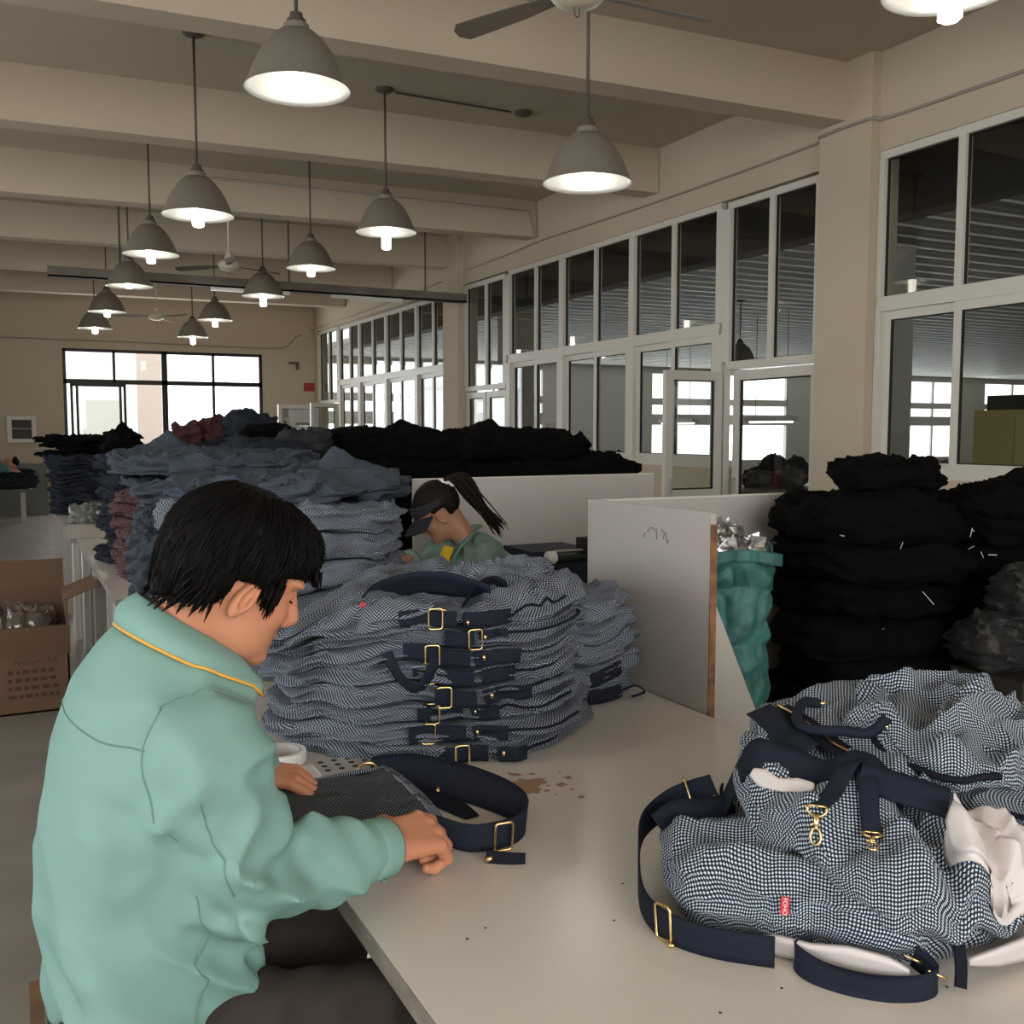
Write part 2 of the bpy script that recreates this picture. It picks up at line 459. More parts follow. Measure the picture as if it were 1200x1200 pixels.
def lower_row(root, ys, z0, z1, slide=True):
    b = MB()
    b.box(FRX0 - .01, FRX1, ys[0], ys[-1], z1 - .04, z1); b.box(FRX0 - .01, FRX1, ys[0], ys[-1], z0, z0 + .05)
    for y in ys[::2]: b.box(FRX0 - .012, FRX1, y - .05, y + .05, z0 + .05, z1 - .04)
    b.build('lower_frame', PVC, root, **S)
    for i, (a, c) in enumerate(zip(ys, ys[1:])):
        l, r = (.05, -.02) if i % 2 == 0 else (-.02, .05)
        s = MB(); xs = (6.0, 6.03) if i % 2 == 0 else (6.035, 6.065)
        bars(s, xs, a + l, c - r, z0 + .05, z1 - .04, .065)
        s.build('sash', PVC, root, **S)
        pane(root, a + l + .065, c - r - .065, z0 + .115, z1 - .105, x=xs[0] + .015)
W1 = thing('window_1', None, None, (6.04, 2, 1.2), **S)
y1s = [-1.6, -.75, .1, 1.05, 2.0, 2.95, 3.9, 4.93, 5.64]
y1s = [5.64, 4.91, 3.95, 3.05, 2.1, 1.2, .3, -.6, -1.6][::-1]
upper_row(W1, y1s, 2.50, 3.66); lower_row(W1, y1s, 1.2, 2.50)
W2 = thing('window_2', None, None, (6.04, 9.7, 1.2), **S)
upper_row(W2, [7.53, 8.27, 9.0, 9.75, 10.51, 11.18, 11.93], 2.49, 3.66)
lower_row(W2, [7.53, 8.27, 9.0, 9.75, 10.51, 11.18, 11.93], 1.2, 2.49)
W3 = thing('window_3', None, None, (6.04, 16.7, 1.2), **S)
ys3 = [14.06, 14.57, 15.26, 16.0, 16.72, 17.45, 18.19, 18.79, 19.46]
upper_row(W3, ys3, 2.50, 3.62); lower_row(W3, ys3, 1.2, 2.50)
for k, (a, m_, c) in enumerate(((6.25, 6.84, 7.43), (12.03, 12.64, 13.33), (19.56, 20.19, 20.90))):
    W = thing('window_%d' % (4 + k), None, None, (6.04, m_, 2.1), **S)
    upper_row(W, [a, m_, c], 2.12, 3.64)
# doors: white PVC leaves with a glass panel above a mid rail
def door_leaf(name, p0, p1, z1=2.1, mid=True):
    p0, p1 = np.array(p0), np.array(p1); L = np.linalg.norm(p1 - p0); u = (p1 - p0) / L; n = np.array([-u[1], u[0]])
    root = thing(name, None, None, (p0[0], p0[1], 0), **S)
    def slab(b, a0, a1, z0, z1_, t=.025):
        c = p0 + u * (a0 + a1) / 2
        b.obox((c[0], c[1], (z0 + z1_) / 2), (*(u * (a1 - a0) / 2), 0), (*(n * t), 0), (0, 0, (z1_ - z0) / 2))
    b = MB(); w_ = .085
    slab(b, 0, w_, .02, z1); slab(b, L - w_, L, .02, z1)
    slab(b, w_, L - w_, z1 - w_, z1); slab(b, w_, L - w_, .02, .14)
    if mid: slab(b, w_, L - w_, .93, 1.01)
    b.build('door_frame', PVC, root, **S)
    for z0, z2 in (((.14, .93), (1.01, z1 - w_)) if mid else ((.14, z1 - w_),)):
        g = MB(); slab(g, w_, L - w_, z0, z2, .003); g.build('pane', CLEAR if mid else GLASS, root, **S)
        r = MB()
        for a0, a1, q0, q1 in ((w_, w_ + .012, z0, z2), (L - w_ - .012, L - w_, z0, z2), (w_, L - w_, z0, z0 + .012), (w_, L - w_, z2 - .012, z2)):
            slab(r, a0, a1, q0, q1, .012)
        r.build('gasket', RUBBER, root, **S)
    h = MB(); c = p0 + u * (L - .05) + n * .04
    h.obox((c[0], c[1], 1.05), (*(u * .012), 0), (*(n * .02), 0), (0, 0, .07))
    h.build('door_handle', STEEL, root, **S)
    return root
door_leaf('door_1', (5.98, 7.47), (5.34, 7.47))
door_leaf('door_2', (6.03, 6.24), (6.03, 7.32), mid=False)
MB().box(6.0, 6.07, 7.44, 7.53, 0, 2.12).box(6.0, 6.07, 6.2, 6.24, 0, 2.12).build('trim_40', PVC, **S)
door_leaf('door_3', (6.03, 12.66), (6.03, 13.30), mid=False); door_leaf('door_4', (6.03, 11.97), (6.03, 12.62), mid=False)
door_leaf('door_5', (5.95, 19.42), (5.35, 19.30), z1=2.1, mid=False); door_leaf('door_6', (5.95, 20.9), (5.05, 20.7), z1=2.1, mid=False)
# far window: dark aluminium, fixed lights above, sliding sashes below
W7 = thing('window_7', None, None, (2.94, YF, 1.0), **S)
b = MB(); ya, yb = YF + .02, YF + .09
b.box(1.02, 4.86, ya, yb, 3.09, 3.15).box(1.02, 4.86, ya, yb, 1.0, 1.07).box(1.02, 4.86, ya, yb, 2.47, 2.56)
for x, hw in ((1.05, .03), (4.83, .03), (2.9, .055), (1.95, .025), (3.86, .025)): b.box(x - hw, x + hw, ya, yb, 2.5 if x in (1.95,) else 1.0, 3.15)
b.build('window_frame', DARKMETAL, W7, **S)
for x0, x1, yo in ((1.14, 2.16, .03), (1.24, 2.08, .06)):
    s = MB()
    s.box(x0, x0 + .05, YF + yo, YF + yo + .025, 1.07, 2.47).box(x1 - .05, x1, YF + yo, YF + yo + .025, 1.07, 2.47)
    s.box(x0, x1, YF + yo, YF + yo + .025, 1.07, 1.12).box(x0, x1, YF + yo, YF + yo + .025, 2.42, 2.47)
    s.build('sash', DARKMETAL, W7, **S)
for x0, x1, z0, z1 in ((1.08, 1.92, 2.56, 3.09), (1.98, 2.84, 2.56, 3.09), (2.96, 3.83, 2.56, 3.09), (3.89, 4.8, 2.56, 3.09),
                       (1.29, 2.03, 1.12, 2.42), (2.16, 2.84, 1.07, 2.47), (2.96, 3.83, 1.07, 2.47), (3.89, 4.8, 1.07, 2.47)):
    MB().box(x0, x1, YF + .055, YF + .06, z0, z1).build('pane', CLEAR, W7, **S)
# outside the far window: yard and the pale building across it
YARD = mat('yard_concrete', (.6, .6, .58), .9)
MB().box(-14, 5.9, YF + .4, 40, -.3, -.1).build('exterior_ground', YARD, **S)
bt = thing('building', 'pale grey building with brick edge seen through the far window', 'building', (2, 30, -.1))
PALE = mat('pale_render', (.62, .63, .64), .9); BRICK = mat('brick_strip', (.42, .33, .29), .9)
MB().box(-2, 3.35, 30, 34, -.1, 4.2).build('wall', PALE, bt)
MB().box(3.35, 4.0, 29.95, 34, -.1, 4.2).build('brick_pier', BRICK, bt)
for x in (.4, 1.9): MB().box(x, x + 1, 29.96, 30.02, .9, 2.4).build('window', STEEL, bt)

# ---- the neighbouring hall behind the window wall
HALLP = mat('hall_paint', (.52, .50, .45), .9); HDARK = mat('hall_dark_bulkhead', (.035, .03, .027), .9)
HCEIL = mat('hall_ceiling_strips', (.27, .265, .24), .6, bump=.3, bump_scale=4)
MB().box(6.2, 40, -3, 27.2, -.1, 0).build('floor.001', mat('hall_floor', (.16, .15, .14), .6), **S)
b = MB(); y = -2.
V = []; F = []
n = 300
ysr = np.linspace(-2, 27, n)
for i, yy in enumerate(ysr):
    z = 3.62 + (.005 if i % 2 else 0.)
    V += [(6.9, yy, z), (40, yy, z)]
F = [(2 * i, 2 * i + 1, 2 * i + 3, 2 * i + 2) for i in range(n - 1)]
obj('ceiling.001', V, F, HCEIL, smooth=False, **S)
b = MB()
for i, yy in enumerate(np.linspace(4.5, 26, 56)): b.box(7.2, 33, yy, yy + .018, 3.585, 3.605)
b.build('ceiling.002', mat('hall_ceiling_light_streaks', (.75, .74, .70), .25), **S)  # white strips added to imitate light streaking off the ceiling
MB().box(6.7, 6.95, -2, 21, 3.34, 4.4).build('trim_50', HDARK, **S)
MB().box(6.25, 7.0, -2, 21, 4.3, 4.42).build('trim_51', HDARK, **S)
hw = []
hw = [(7.2, 10.6), (11.4, 14.8), (18.8, 24.6), (26.0, 28.6), (30.6, 33.2), (34.8, 38.2)]
b = MB(); u = 6.2
for x0, x1 in hw:
    b.box(u, x0, 27, 27.2, 0, 3.7)
    for z0, z1 in ((0, .55), (1.75, 2.1), (2.4, 2.62), (3.42, 3.7)): b.box(x0, x1, 27, 27.2, z0, z1)
    u = x1
b.box(u, 40, 27, 27.2, 0, 3.7)
b.build('wall_hall_end', HALLP, **S)
for k, (x0, x1) in enumerate(hw):
    f = MB()
    for t in (0, .5, 1):
        x = x0 + (x1 - x0) * t
        f.box(x - .04, x + .04, 27.02, 27.1, .55, 3.42)
    f.build('window_%d' % (10 + k), PVC, **S)
MB().box(40, 40.2, -3, 27.2, 0, 3.7).build('wall_hall_side', HALLP, **S)
MB().box(6.2, 40, -3.2, -3, 0, 4.4).build('wall_hall_near', HALLP, **S)
for k, (x, y) in enumerate(((8.9, 8.3), (8.4, 16.4), (17.5, 11), (25, 13))):
    MB().box(x - .25, x + .25, y - .25, y + .25, 0, 3.65).build('column_%d' % (k + 1), HALLP, **S)

# frames in the windows of the left and back walls
for k, (a0, a1, z1, ax) in enumerate(((-2, 4.4, 3.5, 'x'), (6, 11.5, 3.5, 'x'), (-2.8, 3.2, 3.65, 'y'))):
    f = MB(); n = 5
    for i in range(n + 1):
        u = a0 + (a1 - a0) * i / n
        f.box(*((-5.15, -5.08, u - .03, u + .03) if ax == 'x' else (u - .03, u + .03, -5.15, -5.08)), 1.2, z1)
    for z in (1.2, 2.5, z1 - .06):
        f.box(*((-5.15, -5.08, a0, a1) if ax == 'x' else (a0, a1, -5.15, -5.08)), z, z + .06)
    f.build('window_%d' % (20 + k), PVC, **S)
# ================================================================ TABLES, PARTITIONS
TZ = .78
def table(name, x0, x1, y0, y1, label, nleg, shelf=True):
    t = thing(name, label, 'table', ((x0 + x1) / 2, (y0 + y1) / 2, 0))
    MB().box(x0 + .002, x1 - .002, y0 + .002, y1 - .002, TZ - .034, TZ).build('tabletop', TABLE, t)
    e = MB(); e.box(x0, x0 + .002, y0, y1, TZ - .035, TZ - .001).box(x1 - .002, x1, y0, y1, TZ - .035, TZ - .001)
    e.box(x0, x1, y0, y0 + .002, TZ - .035, TZ - .001).box(x0, x1, y1 - .002, y1, TZ - .035, TZ - .001)
    e.build('edge_band', TABLEEDGE, t)
    for y in np.linspace(y0 + .25, y1 - .05, nleg):
        for x in (x0 + .03, x1 - .08):
            MB().box(x, x + .05, y - .05, y, 0, TZ - .035).build('leg', STEEL, t)
        MB().box(x0 + .08, x1 - .08, y - .045, y - .005, TZ - .1, TZ - .035).build('crossbar', STEEL, t)
    if shelf: MB().box(x0 + .36, x1 - .1, y0 + .05, y1 - .03, .2, .22).build('shelf', BOARD, t)
    return t
T1 = table('packing_table', .47, 1.67, .3, 4.78, 'long grey laminate table the man in the green jacket works at', 3)
T2 = table('packing_table', .42, 1.64, 4.84, 7.7, 'grey laminate table beyond the first, carrying the maroon stack', 5)
T3 = table('packing_table', .38, 1.62, 7.76, 11.6, 'grey laminate table at the far end under the dark stack of bags', 4)
# side panels closing the far tables towards the aisle
for y0, y1, t in ((4.95, 5.25, T2), (6.3, 6.55, T2), (7.9, 8.3, T3)):
    MB().box(.44, .46, y0, y1, .02, TZ - .04).build('side_panel', BOARD, t)

b = thing('divider_board', 'grey laminate divider board standing along the right edge of the table', 'divider', (1.69, 2.44, .3))
MB().box(1.675, 1.695, 2.125, 2.742, .30, 1.33).build('board', BOARD, b)
MB().box(1.6745, 1.6955, 2.121, 2.125, .30, 1.30).build('raw_edge', WOOD, b, label='bare brown chipboard edge')
V = [(1.697, 2.128, 1.085), (1.86, 2.128, .74), (1.86, 2.128, .3), (1.697, 2.128, .3)]
V = V + [(x, y + .018, z) for x, y, z in V]
obj('brace', V, [(0, 1, 2, 3), (7, 6, 5, 4), (0, 4, 5, 1), (1, 5, 6, 2), (2, 6, 7, 3), (3, 7, 4, 0)], BOARD, b, smooth=False, label='slanted grey brace panel')
sc = MB()   # pencil scribble on the board
for p in ([(2.42, 1.255), (2.40, 1.268), (2.385, 1.262)], [(2.375, 1.268), (2.37, 1.235)], [(2.35, 1.266), (2.335, 1.258), (2.34, 1.24)], [(2.325, 1.262), (2.322, 1.232), (2.31, 1.24)], [(2.43, 1.25), (2.44, 1.235)]):
    sc.tube([(1.6745, y, z) for y, z in spline(p, 5)], .0011, 5)
sc.build('pencil_mark', CARDINK, b)
p = thing('partition_panel', 'low white partition behind the teal sack, joined to the divider board', 'partition', (2.25, 2.76, 0))
MB().box(1.68, 2.86, 2.745, 2.765, .0, 1.322).build('board', BOARD, p)
MB().box(1.68, 2.86, 2.744, 2.766, 1.322, 1.327).build('edge_strip', PVC, p)
p = thing('partition_panel', 'long low grey partition right behind the woman in the dark cap', 'partition', (2.3, 4.36, 0))
MB().box(1.69, 3.05, 4.35, 4.37, 0, 1.322).build('board', BOARD, p)
MB().box(1.69, 3.05, 4.349, 4.371, 1.322, 1.327).build('edge_strip', PVC, p)

# ================================================================ CEILING FIXTURES
def bell(c, h, R, t=.004):
    """profile of the bell shade, outside then inside"""
    o = [(.055, h + .035), (.06, h + .03), (.062, h), (.085, h - .004), (.12, h * .88), (.16, h * .70), (.195, h * .48), (.222, h * .25), (.24, h * .08), (.25, 0), (.254, -.004)]
    return [(r * R / .25, z) for r, z in o]
def pendant(c, R, Z0, label, glow=True, drop=.05, zc=ZC, canopy=True):
    x, y, z = c
    t = thing('pendant_lamp', label, 'lamp', (x, y, z), 'bell pendant lamps over the work tables')
    h = .27
    pr = bell(c, h, R)
    MB().lathe(c, pr, 40).build('lamp_shade', LAMP, t, smooth=True, angle=.7)
    inner = [(r - .004, q - .003) for r, q in pr[3:]]; inner[-1] = (pr[-1][0], pr[-1][1] - .0005)
    MB().lathe(c, [(0.0, h - .012)] + inner, 40).build('shade_lining', LAMPIN, t, smooth=True, label='white inside of the shade')
    MB().lathe((x, y, z + h), [(0, .085), (.03, .085), (.034, .06), (.045, .055), (.05, .03), (.05, 0), (0, 0)], 20).build('lamp_collar', CORD, t, smooth=True, angle=.6)
    MB().tube([(x, y, z + h + .08), (x, y, zc - .01)], .0095, 10).build('rod', CORD, t, smooth=True)
    if canopy: MB().lathe((x, y, zc), [(0, -.03), (.05, -.028), (.078, -.012), (.08, 0)], 24).build('canopy', CORD, t, smooth=True)
    # compact fluorescent bulb: socket and twin tubes
    MB().lathe((x, y, z), [(0, h - .03), (.03, h - .03), (.03, .15), (0, .15)], 16).build('lamp_socket', LAMPIN, t, smooth=True, angle=.6)
    B = MB()
    for a in range(4):
        q = a * math.pi / 2 + .4
        B.tube([(x + .026 * math.cos(q), y + .026 * math.sin(q), z + .15), (x + .026 * math.cos(q), y + .026 * math.sin(q), z - drop - .015)], .0195, 10)
    B.lathe((x, y, z - drop - .015), [(0, -.012), (.03, -.008), (.038, 0)], 16)
    B.build('bulb', BULB, t, smooth=True)
    l = bpy.data.lights.new('lamp_light', 'POINT'); l.energy = 4.0; l.color = (1, .94, .84); l.shadow_soft_size = .05
    o = bpy.data.objects.new('lamp_light', l); C.objects.link(o); o.parent = t; o.location = (0, 0, -drop - .04)
    return t
for (c, lab, dr) in (
    ((1.32, 4.90, 3.20), 'large grey bell pendant lamp at top left, nearest of the left row', .0),
    ((2.99, 4.95, 2.95), 'large grey bell pendant lamp hanging lowest, below the near ceiling fan', .0),
    ((1.30, 7.60, 3.11), 'grey bell pendant lamp on a long rod, second of the left row', .06),
    ((2.92, 8.10, 3.22), 'grey bell pendant lamp with long bright tube bulb and wired canopy', .12),
    ((1.28, 10.05, 3.21), 'grey bell pendant lamp third from the camera in the left row', .06),
    ((2.90, 10.35, 3.24), 'grey bell pendant lamp third from the camera in the right row', .06),
    ((1.31, 12.20, 3.19), 'dark bell pendant lamp fourth in the left row, bulb recessed', .0),
    ((2.86, 12.35, 3.19), 'grey bell pendant lamp fourth in the right row, next to the mid ceiling fan', .1),
    ((1.33, 15.20, 3.22), 'small far bell pendant lamp fifth in the left row', .05),
    ((2.90, 15.70, 3.23), 'small far bell pendant lamp fifth in the right row', .08),
    ((1.31, 17.10, 3.16), 'small far bell pendant lamp, last of the left row', .06),
    ((2.91, 17.80, 3.15), 'small far bell pendant lamp, last of the right row before the window', .1)):
    pendant(c, .25, 0, lab, drop=dr)
pendant((3.29, 2.77, 3.24), .25, 0, 'bell pendant lamp at the top right edge showing only its bulb', drop=.1)
CREAM = mat('fan_cream_enamel', (.62, .57, .42), .4); BLADE = mat('fan_blade_dusty', (.16, .13, .098), .6)
def fan(c, a0, label, zc=ZC):
    x, y, z = c
    t = thing('ceiling_fan', label, 'ceiling fan', c, 'three-blade ceiling fans')
    MB().lathe(c, [(0, -.05), (.05, -.048), (.1, -.03), (.125, .0), (.125, .04), (.09, .075), (.03, .085), (0, .085)], 32).build('motor', CREAM, t, smooth=True, angle=.8)
    MB().tube([(x, y, z + .08), (x, y, zc - .02)], .013, 10).build('rod', CREAM, t, smooth=True)
    MB().lathe((x, y, z + .08), [(0, .1), (.03, .1), (.05, .02), (.05, 0)], 16).build('rod_cup', CREAM, t, smooth=True)
    MB().lathe((x, y, zc), [(0, -.09), (.035, -.08), (.06, -.01), (.06, 0)], 16).build('canopy', CREAM, t, smooth=True)
    MB().tube(spline([(x - .02, y, z - .045), (x - .012, y, z - .085), (x + .006, y, z - .085), (x + .014, y, z - .045)], 5), .003, 6).build('hook', CORD, t, smooth=True)
    for k in range(3):
        a = a0 + k * 2 * math.pi / 3; u = np.array([math.cos(a), math.sin(a), 0]); n = np.array([-u[1], u[0], 0])
        V = []; rows = [(.11, .025), (.2, .034), (.3, .044), (.5, .052), (.66, .056), (.7, .02)]
        for r, hw_ in rows:
            for s_ in (-1, 1):
                for q in (0, 1):
                    V.append(np.array(c) + u * r + n * hw_ * s_ + np.array([0, 0, s_ * hw_ * .3 + .012 + q * .004 - .02 * r]))
        F = []
        for i in range(len(rows) - 1):
            o_ = i * 4; p_ = o_ + 4
            F += [(o_, p_, p_ + 2, o_ + 2), (o_ + 1, o_ + 3, p_ + 3, p_ + 1), (o_, o_ + 1, p_ + 1, p_), (o_ + 2, p_ + 2, p_ + 3, o_ + 3)]
        F += [(0, 2, 3, 1), (20, 21, 23, 22)]
        obj('fan_blade', V, F, BLADE, t, smooth=False)
fan((2.33, 3.95, 3.47), math.atan2(.49, -.24), 'cream ceiling fan cut by the top edge of the picture')
fan((2.41, 12.1, 3.47), .35, 'dusty ceiling fan in the middle of the room among the lamps')
fan((2.26, 17.3, 3.40), 1.1, 'small far ceiling fan above the end window')
RAIL = mat('rail_dark_grey', (.19, .165, .13), .7, noise_amt=.3, noise_scale=4)
t = thing('cable_tray', 'dark cable tray hung on rods across the far part of the room', 'cable tray', (3, 13, 3.36))
MB().box(.5, 5.85, 12.93, 13.07, 3.35, 3.37).box(.5, 5.85, 12.93, 12.945, 3.35, 3.47).box(.5, 5.85, 13.055, 13.07, 3.35, 3.45).build('tray', RAIL, t)
for x in (1.3, 3.35, 5.25): MB().tube([(x, 13, 3.36), (x, 13, ZC)], .012, 8).build('rod', CORD, t)
TUBEM = mat('fluorescent_batten', (.7, .7, .68), .4)
for x0 in (2.35, 3.9): MB().box(x0, x0 + 1.0, 12.97, 13.03, 3.31, 3.35).build('batten', TUBEM, t)
# conduits and cables
def cable(name, pts, r, label, cat='cable', m=None, n=6):
    return finish(MB().tube(spline(pts, n), r, 8).build(name, m or CABLE, smooth=True), label, cat)
cable('wall_cable', [(5.965, 3.0, 3.87), (5.965, 4.4, 3.875), (5.965, 5.5, 3.885), (5.885, 5.66, 3.895), (5.885, 6.15, 3.89), (5.965, 6.3, 3.88), (5.965, 7.5, 3.865), (5.965, 9.5, 3.87), (5.965, 10.9, 3.89), (5.965, 12, 3.86), (5.965, 13.2, 3.85)],
      .012, 'grey twin cable clipped along the wall above the windows')
cable('wall_cable', [(5.965, 14.1, 3.80), (5.965, 17, 3.75), (5.965, 20.9, 3.72), (5.6, 21.17, 3.55), (5.35, 21.17, 3.33), (4.9, 21.17, 3.28), (3, 21.17, 3.3), (0, 21.17, 3.31), (-3, 21.17, 3.3)], .012, 'thin cable running along the far wall above the end window')
cable('conduit', [(3.01, 8.1, 4.375), (4.1, 8.1, 4.37)], .009, 'thin conduit from lamp canopy to a ceiling box', 'conduit', CORD)
finish(MB().lathe((4.22, 8.1, ZC), [(0, -.05), (.03, -.045), (.07, -.03), (.08, 0)], 20).build('junction_box', CORD, smooth=True), 'small dark round ceiling junction box at the end of the conduit', 'junction box')
cable('conduit', [(2.0, 11.28, 4.27), (5.86, 11.07, 4.25), (5.92, 11.065, 4.0), (5.92, 11.06, 3.92)], .012, 'grey conduit along the beam dropping beside the window wall', 'conduit', None, 1)
# far wall fittings
t = thing('hose_cabinet', 'white framed fire hose cabinet on the far wall at the left edge', 'cabinet', (.27, 21.12, 1.3))
MB().box(.02, .52, 21.06, 21.2, 1.33, 1.83).build('cabinet_frame', PVC, t)
MB().box(.1, .44, 21.05, 21.065, 1.40, 1.76).build('cabinet_window', mat('dull_glass', (.07, .05, .045), .7), t)
MB().box(.1, .44, 21.045, 21.055, 1.585, 1.6).build('crossbar', STEEL, t)
t = thing('notice_sheet', 'small white notice with dark emblem on the far wall beside the window', 'notice', (5.27, 21.19, 1.4))
MB().box(5.15, 5.40, 21.19, 21.199, 1.42, 1.83).build('sheet', WHITE, t)
nb = MB(); nb.lathe((0, 0, 0), [(.045, -.001), (.075, -.001), (.075, .002), (.045, .002), (.045, -.001)], 24)
nb.V = [(5.275 + x, 21.188 - z, 1.7 + y) for x, y, z in nb.V]
nb.box(5.22, 5.33, 21.185, 21.19, 1.69, 1.71).box(5.19, 5.36, 21.187, 21.19, 1.53, 1.56).box(5.2, 5.34, 21.187, 21.19, 1.47, 1.49)
nb.build('emblem', RUBBER, t)
t = thing('red_sign', 'small red sign on the far wall next to the corner windows', 'sign', (5.8, 21.19, 2.45))
MB().box(5.74, 5.97, 21.185, 21.199, 2.40, 2.58).build('sign_plate', mat('red_sign_paint', (.35, .03, .03), .5), t)
t = thing('wall_lamp', 'small emergency spotlight bracket high on the far wall', 'lamp', (5.55, 21.15, 2.9))
MB().box(5.42, 5.62, 21.08, 21.18, 2.97, 3.01).box(5.58, 5.62, 21.12, 21.2, 2.85, 3.0).build('bracket', CORD, t)
# ================================================================ CLOTH
CF = np.array([math.sin(math.radians(26.9)), math.cos(math.radians(26.9))]); CR = np.array([CF[1], -CF[0]])
class Slab:
    """a soft folded thing lying flat: a rounded outline, a bulging rim with creases, a crumpled top"""
    def __init__(s, cx, cy, z0, rx, ry, T, rot=0., seed=0, expo=2.4, nt=200, m1=12, m2=18, m3=5, wr=.010, fine=.004, top=.012,
                 lump=.06, notch=(), warp=None, tvar=.0, vfold=.022, hfold=.2, bulge=1., outline=None, field=None):
        th = np.linspace(0, 2 * math.pi, nt, endpoint=False)
        ct, st = np.cos(th), np.sin(th)
        r = (np.abs(ct / rx) ** expo + np.abs(st / ry) ** expo) ** (-1 / expo)
        if outline is not None:
            o = spline(np.c_[np.array(outline), np.zeros(len(outline))], 12, True)[:, :2] - (cx, cy)
            aa = np.arctan2(o[:, 1], o[:, 0]); od = np.argsort(aa); rot = 0.
            r = np.interp(th, np.concatenate([aa[od] - 2 * math.pi, aa[od], aa[od] + 2 * math.pi]), np.tile(np.hypot(*o.T)[od], 3)); rx = ry = r.mean()
        q = np.stack([ct * 1.3, st * 1.3, np.full(nt, seed * 3.7)], 1)
        r = r * (1 + lump * noise(q) * 1.6 + lump * .5 * noise(q * 3.1 + 5))
        for a, dep, wid in notch:
            d = (th - a + math.pi) % (2 * math.pi) - math.pi
            r = r - dep * np.exp(-(d * r / wid) ** 2)
        Tt = T * (1 + tvar * 1.6 * noise(q * 1.7 + 11))
        for a, dep, wid in notch:
            d = (th - a + math.pi) % (2 * math.pi) - math.pi
            Tt = Tt * (1 - .35 * np.exp(-(d * r / wid) ** 2))
        a1 = np.linspace(0, 1, m1 + 1)[1:-1] ** .7
        sec = [(f, 0., 1.) for f in a1]                                   # (fraction of inner radius, rim out, height)
        for a in np.linspace(90, -90, m2):
            t = math.radians(a); sec.append((1., math.cos(t), math.sin(t)))
        sec += [(f, 0., -1.) for f in np.linspace(1, 0, m3 + 2)[1:-1]]
        sec = np.array(sec); ns = len(sec)
        h = Tt[None] / 2
        rin = np.maximum(r[None] - h * .9, r[None] * .3)
        rho = sec[:, 0, None] * rin + sec[:, 1, None] * h * .9 * bulge
        zz = sec[:, 2, None] * h
        # the top slopes a little towards the rim, like filled cloth
        if top: zz = zz * np.where(sec[:, 0, None] < 1, 1 + .12 * (1 - sec[:, 0, None] ** 2) * (sec[:, 2, None] > 0), 1)
        x = rho * ct[None]; y = rho * st[None]
        arc = th[None] * (rx + ry) / 2 + 0 * rho
        # creases across the rim, running mostly along it
        rimw = sstep(.55, 1., sec[:, 0] + sec[:, 1])[:, None] * np.where(sec[:, 2] < -.95, 0, 1)[:, None]
        cyc = np.stack([ct[None] * (rx + ry) / 2 / hfold + 0 * rho, st[None] * (rx + ry) / 2 / hfold + 0 * rho, zz / vfold + seed * 7.1], -1)
        wrp = noise(cyc * .7 + 31)[..., None] * .9
        d = -wr * fold(cyc + wrp) + wr * .8 * noise(cyc * np.array([1.6, 1.6, .6]) + 9)
        cyc2 = np.stack([x / .07, y / .07, zz / .018 + seed * 2.3], -1)
        d = d - fine * fold(cyc2 + .6 * noise(cyc2 * .5)[..., None])
        rho2 = rho + d * rimw
        x = rho2 * ct[None]; y = rho2 * st[None]
        tp = np.where(sec[:, 2] > .3, 1., np.where(sec[:, 2] < -.3, -.25, 0))[:, None]
        tw = np.minimum(1, 1.0 - .35 * sec[:, 1, None])
        pt = np.stack([x / .17, y / .17, 0 * x + seed * 1.9], -1)
        pt2 = np.stack([x / .055, y / .055, 0 * x + seed * 4.9], -1)
        dz = top * (fold(pt + .7 * noise(pt * 1.3)[..., None]) + .3) + (fine if top else 0) * fold(pt2 + .6 * noise(pt2)[..., None])
        zz = zz + dz * tp * tw
        c, sn = math.cos(rot), math.sin(rot)
        X = cx + c * x - sn * y; Y = cy + sn * x + c * y; Z = z0 + T / 2 + zz
        s.th0, s.rot, s.nt, s.ns, s.m1, s.m2 = th, rot, nt, ns, len(a1), m2
        G = np.stack([X, Y, Z], -1)
        if field is not None and field < 0: field = -field
        if field is not None:      # every layer of a stack follows the same gentle waves
            fp = G / np.array([.17, .17, .5]) + field
            G[..., 2] += sstep(TZ, TZ + .14, G[..., 2]) * (.030 * noise(fp) + .004 * noise(fp * 2.3 + 4))
        if warp is not None: G = warp(G)
        s.G = G
        topc = G[0].mean(0); botc = G[-1].mean(0)
        s.V = np.concatenate([G.reshape(-1, 3), [topc, botc]])
        i = np.arange(ns - 1)[:, None]; j = np.arange(nt)[None]; j2 = (j + 1) % nt
        F = np.stack([i * nt + j, (i + 1) * nt + j, (i + 1) * nt + j2, i * nt + j2], -1).reshape(-1, 4)
        s.F = [tuple(f) for f in F]
        s.F += [(ns * nt, int(a), int((a + 1) % nt)) for a in range(nt)]
        s.F += [(ns * nt + 1, (ns - 1) * nt + int((a + 1) % nt), (ns - 1) * nt + int(a)) for a in range(nt)]
        # cloth coordinates: round the rim by arc length, over the rim by arc length
        mid = G[s.m1 + m2 // 2]; seg = np.linalg.norm(np.roll(mid, -1, 0) - mid, axis=1); u = np.concatenate([[0], np.cumsum(seg)[:-1]])
        seg2 = np.linalg.norm(np.diff(G, axis=0), axis=2); v = np.concatenate([np.zeros((1, nt)), np.cumsum(seg2, 0)]); v = v - v[s.m1 + m2 // 2]
        # towards the middle the cloth is laid flat: blend to plan coordinates is left to the cloth's own radius
        uv = np.stack([np.broadcast_to(u, v.shape), v], -1)
        s.uv = np.concatenate([uv.reshape(-1, 2), [[0, 0], [0, 0]]])
        sa = np.linalg.norm(G[0] - topc, axis=1); ss = np.concatenate([sa[None], sa[None] + np.cumsum(seg2, 0)])
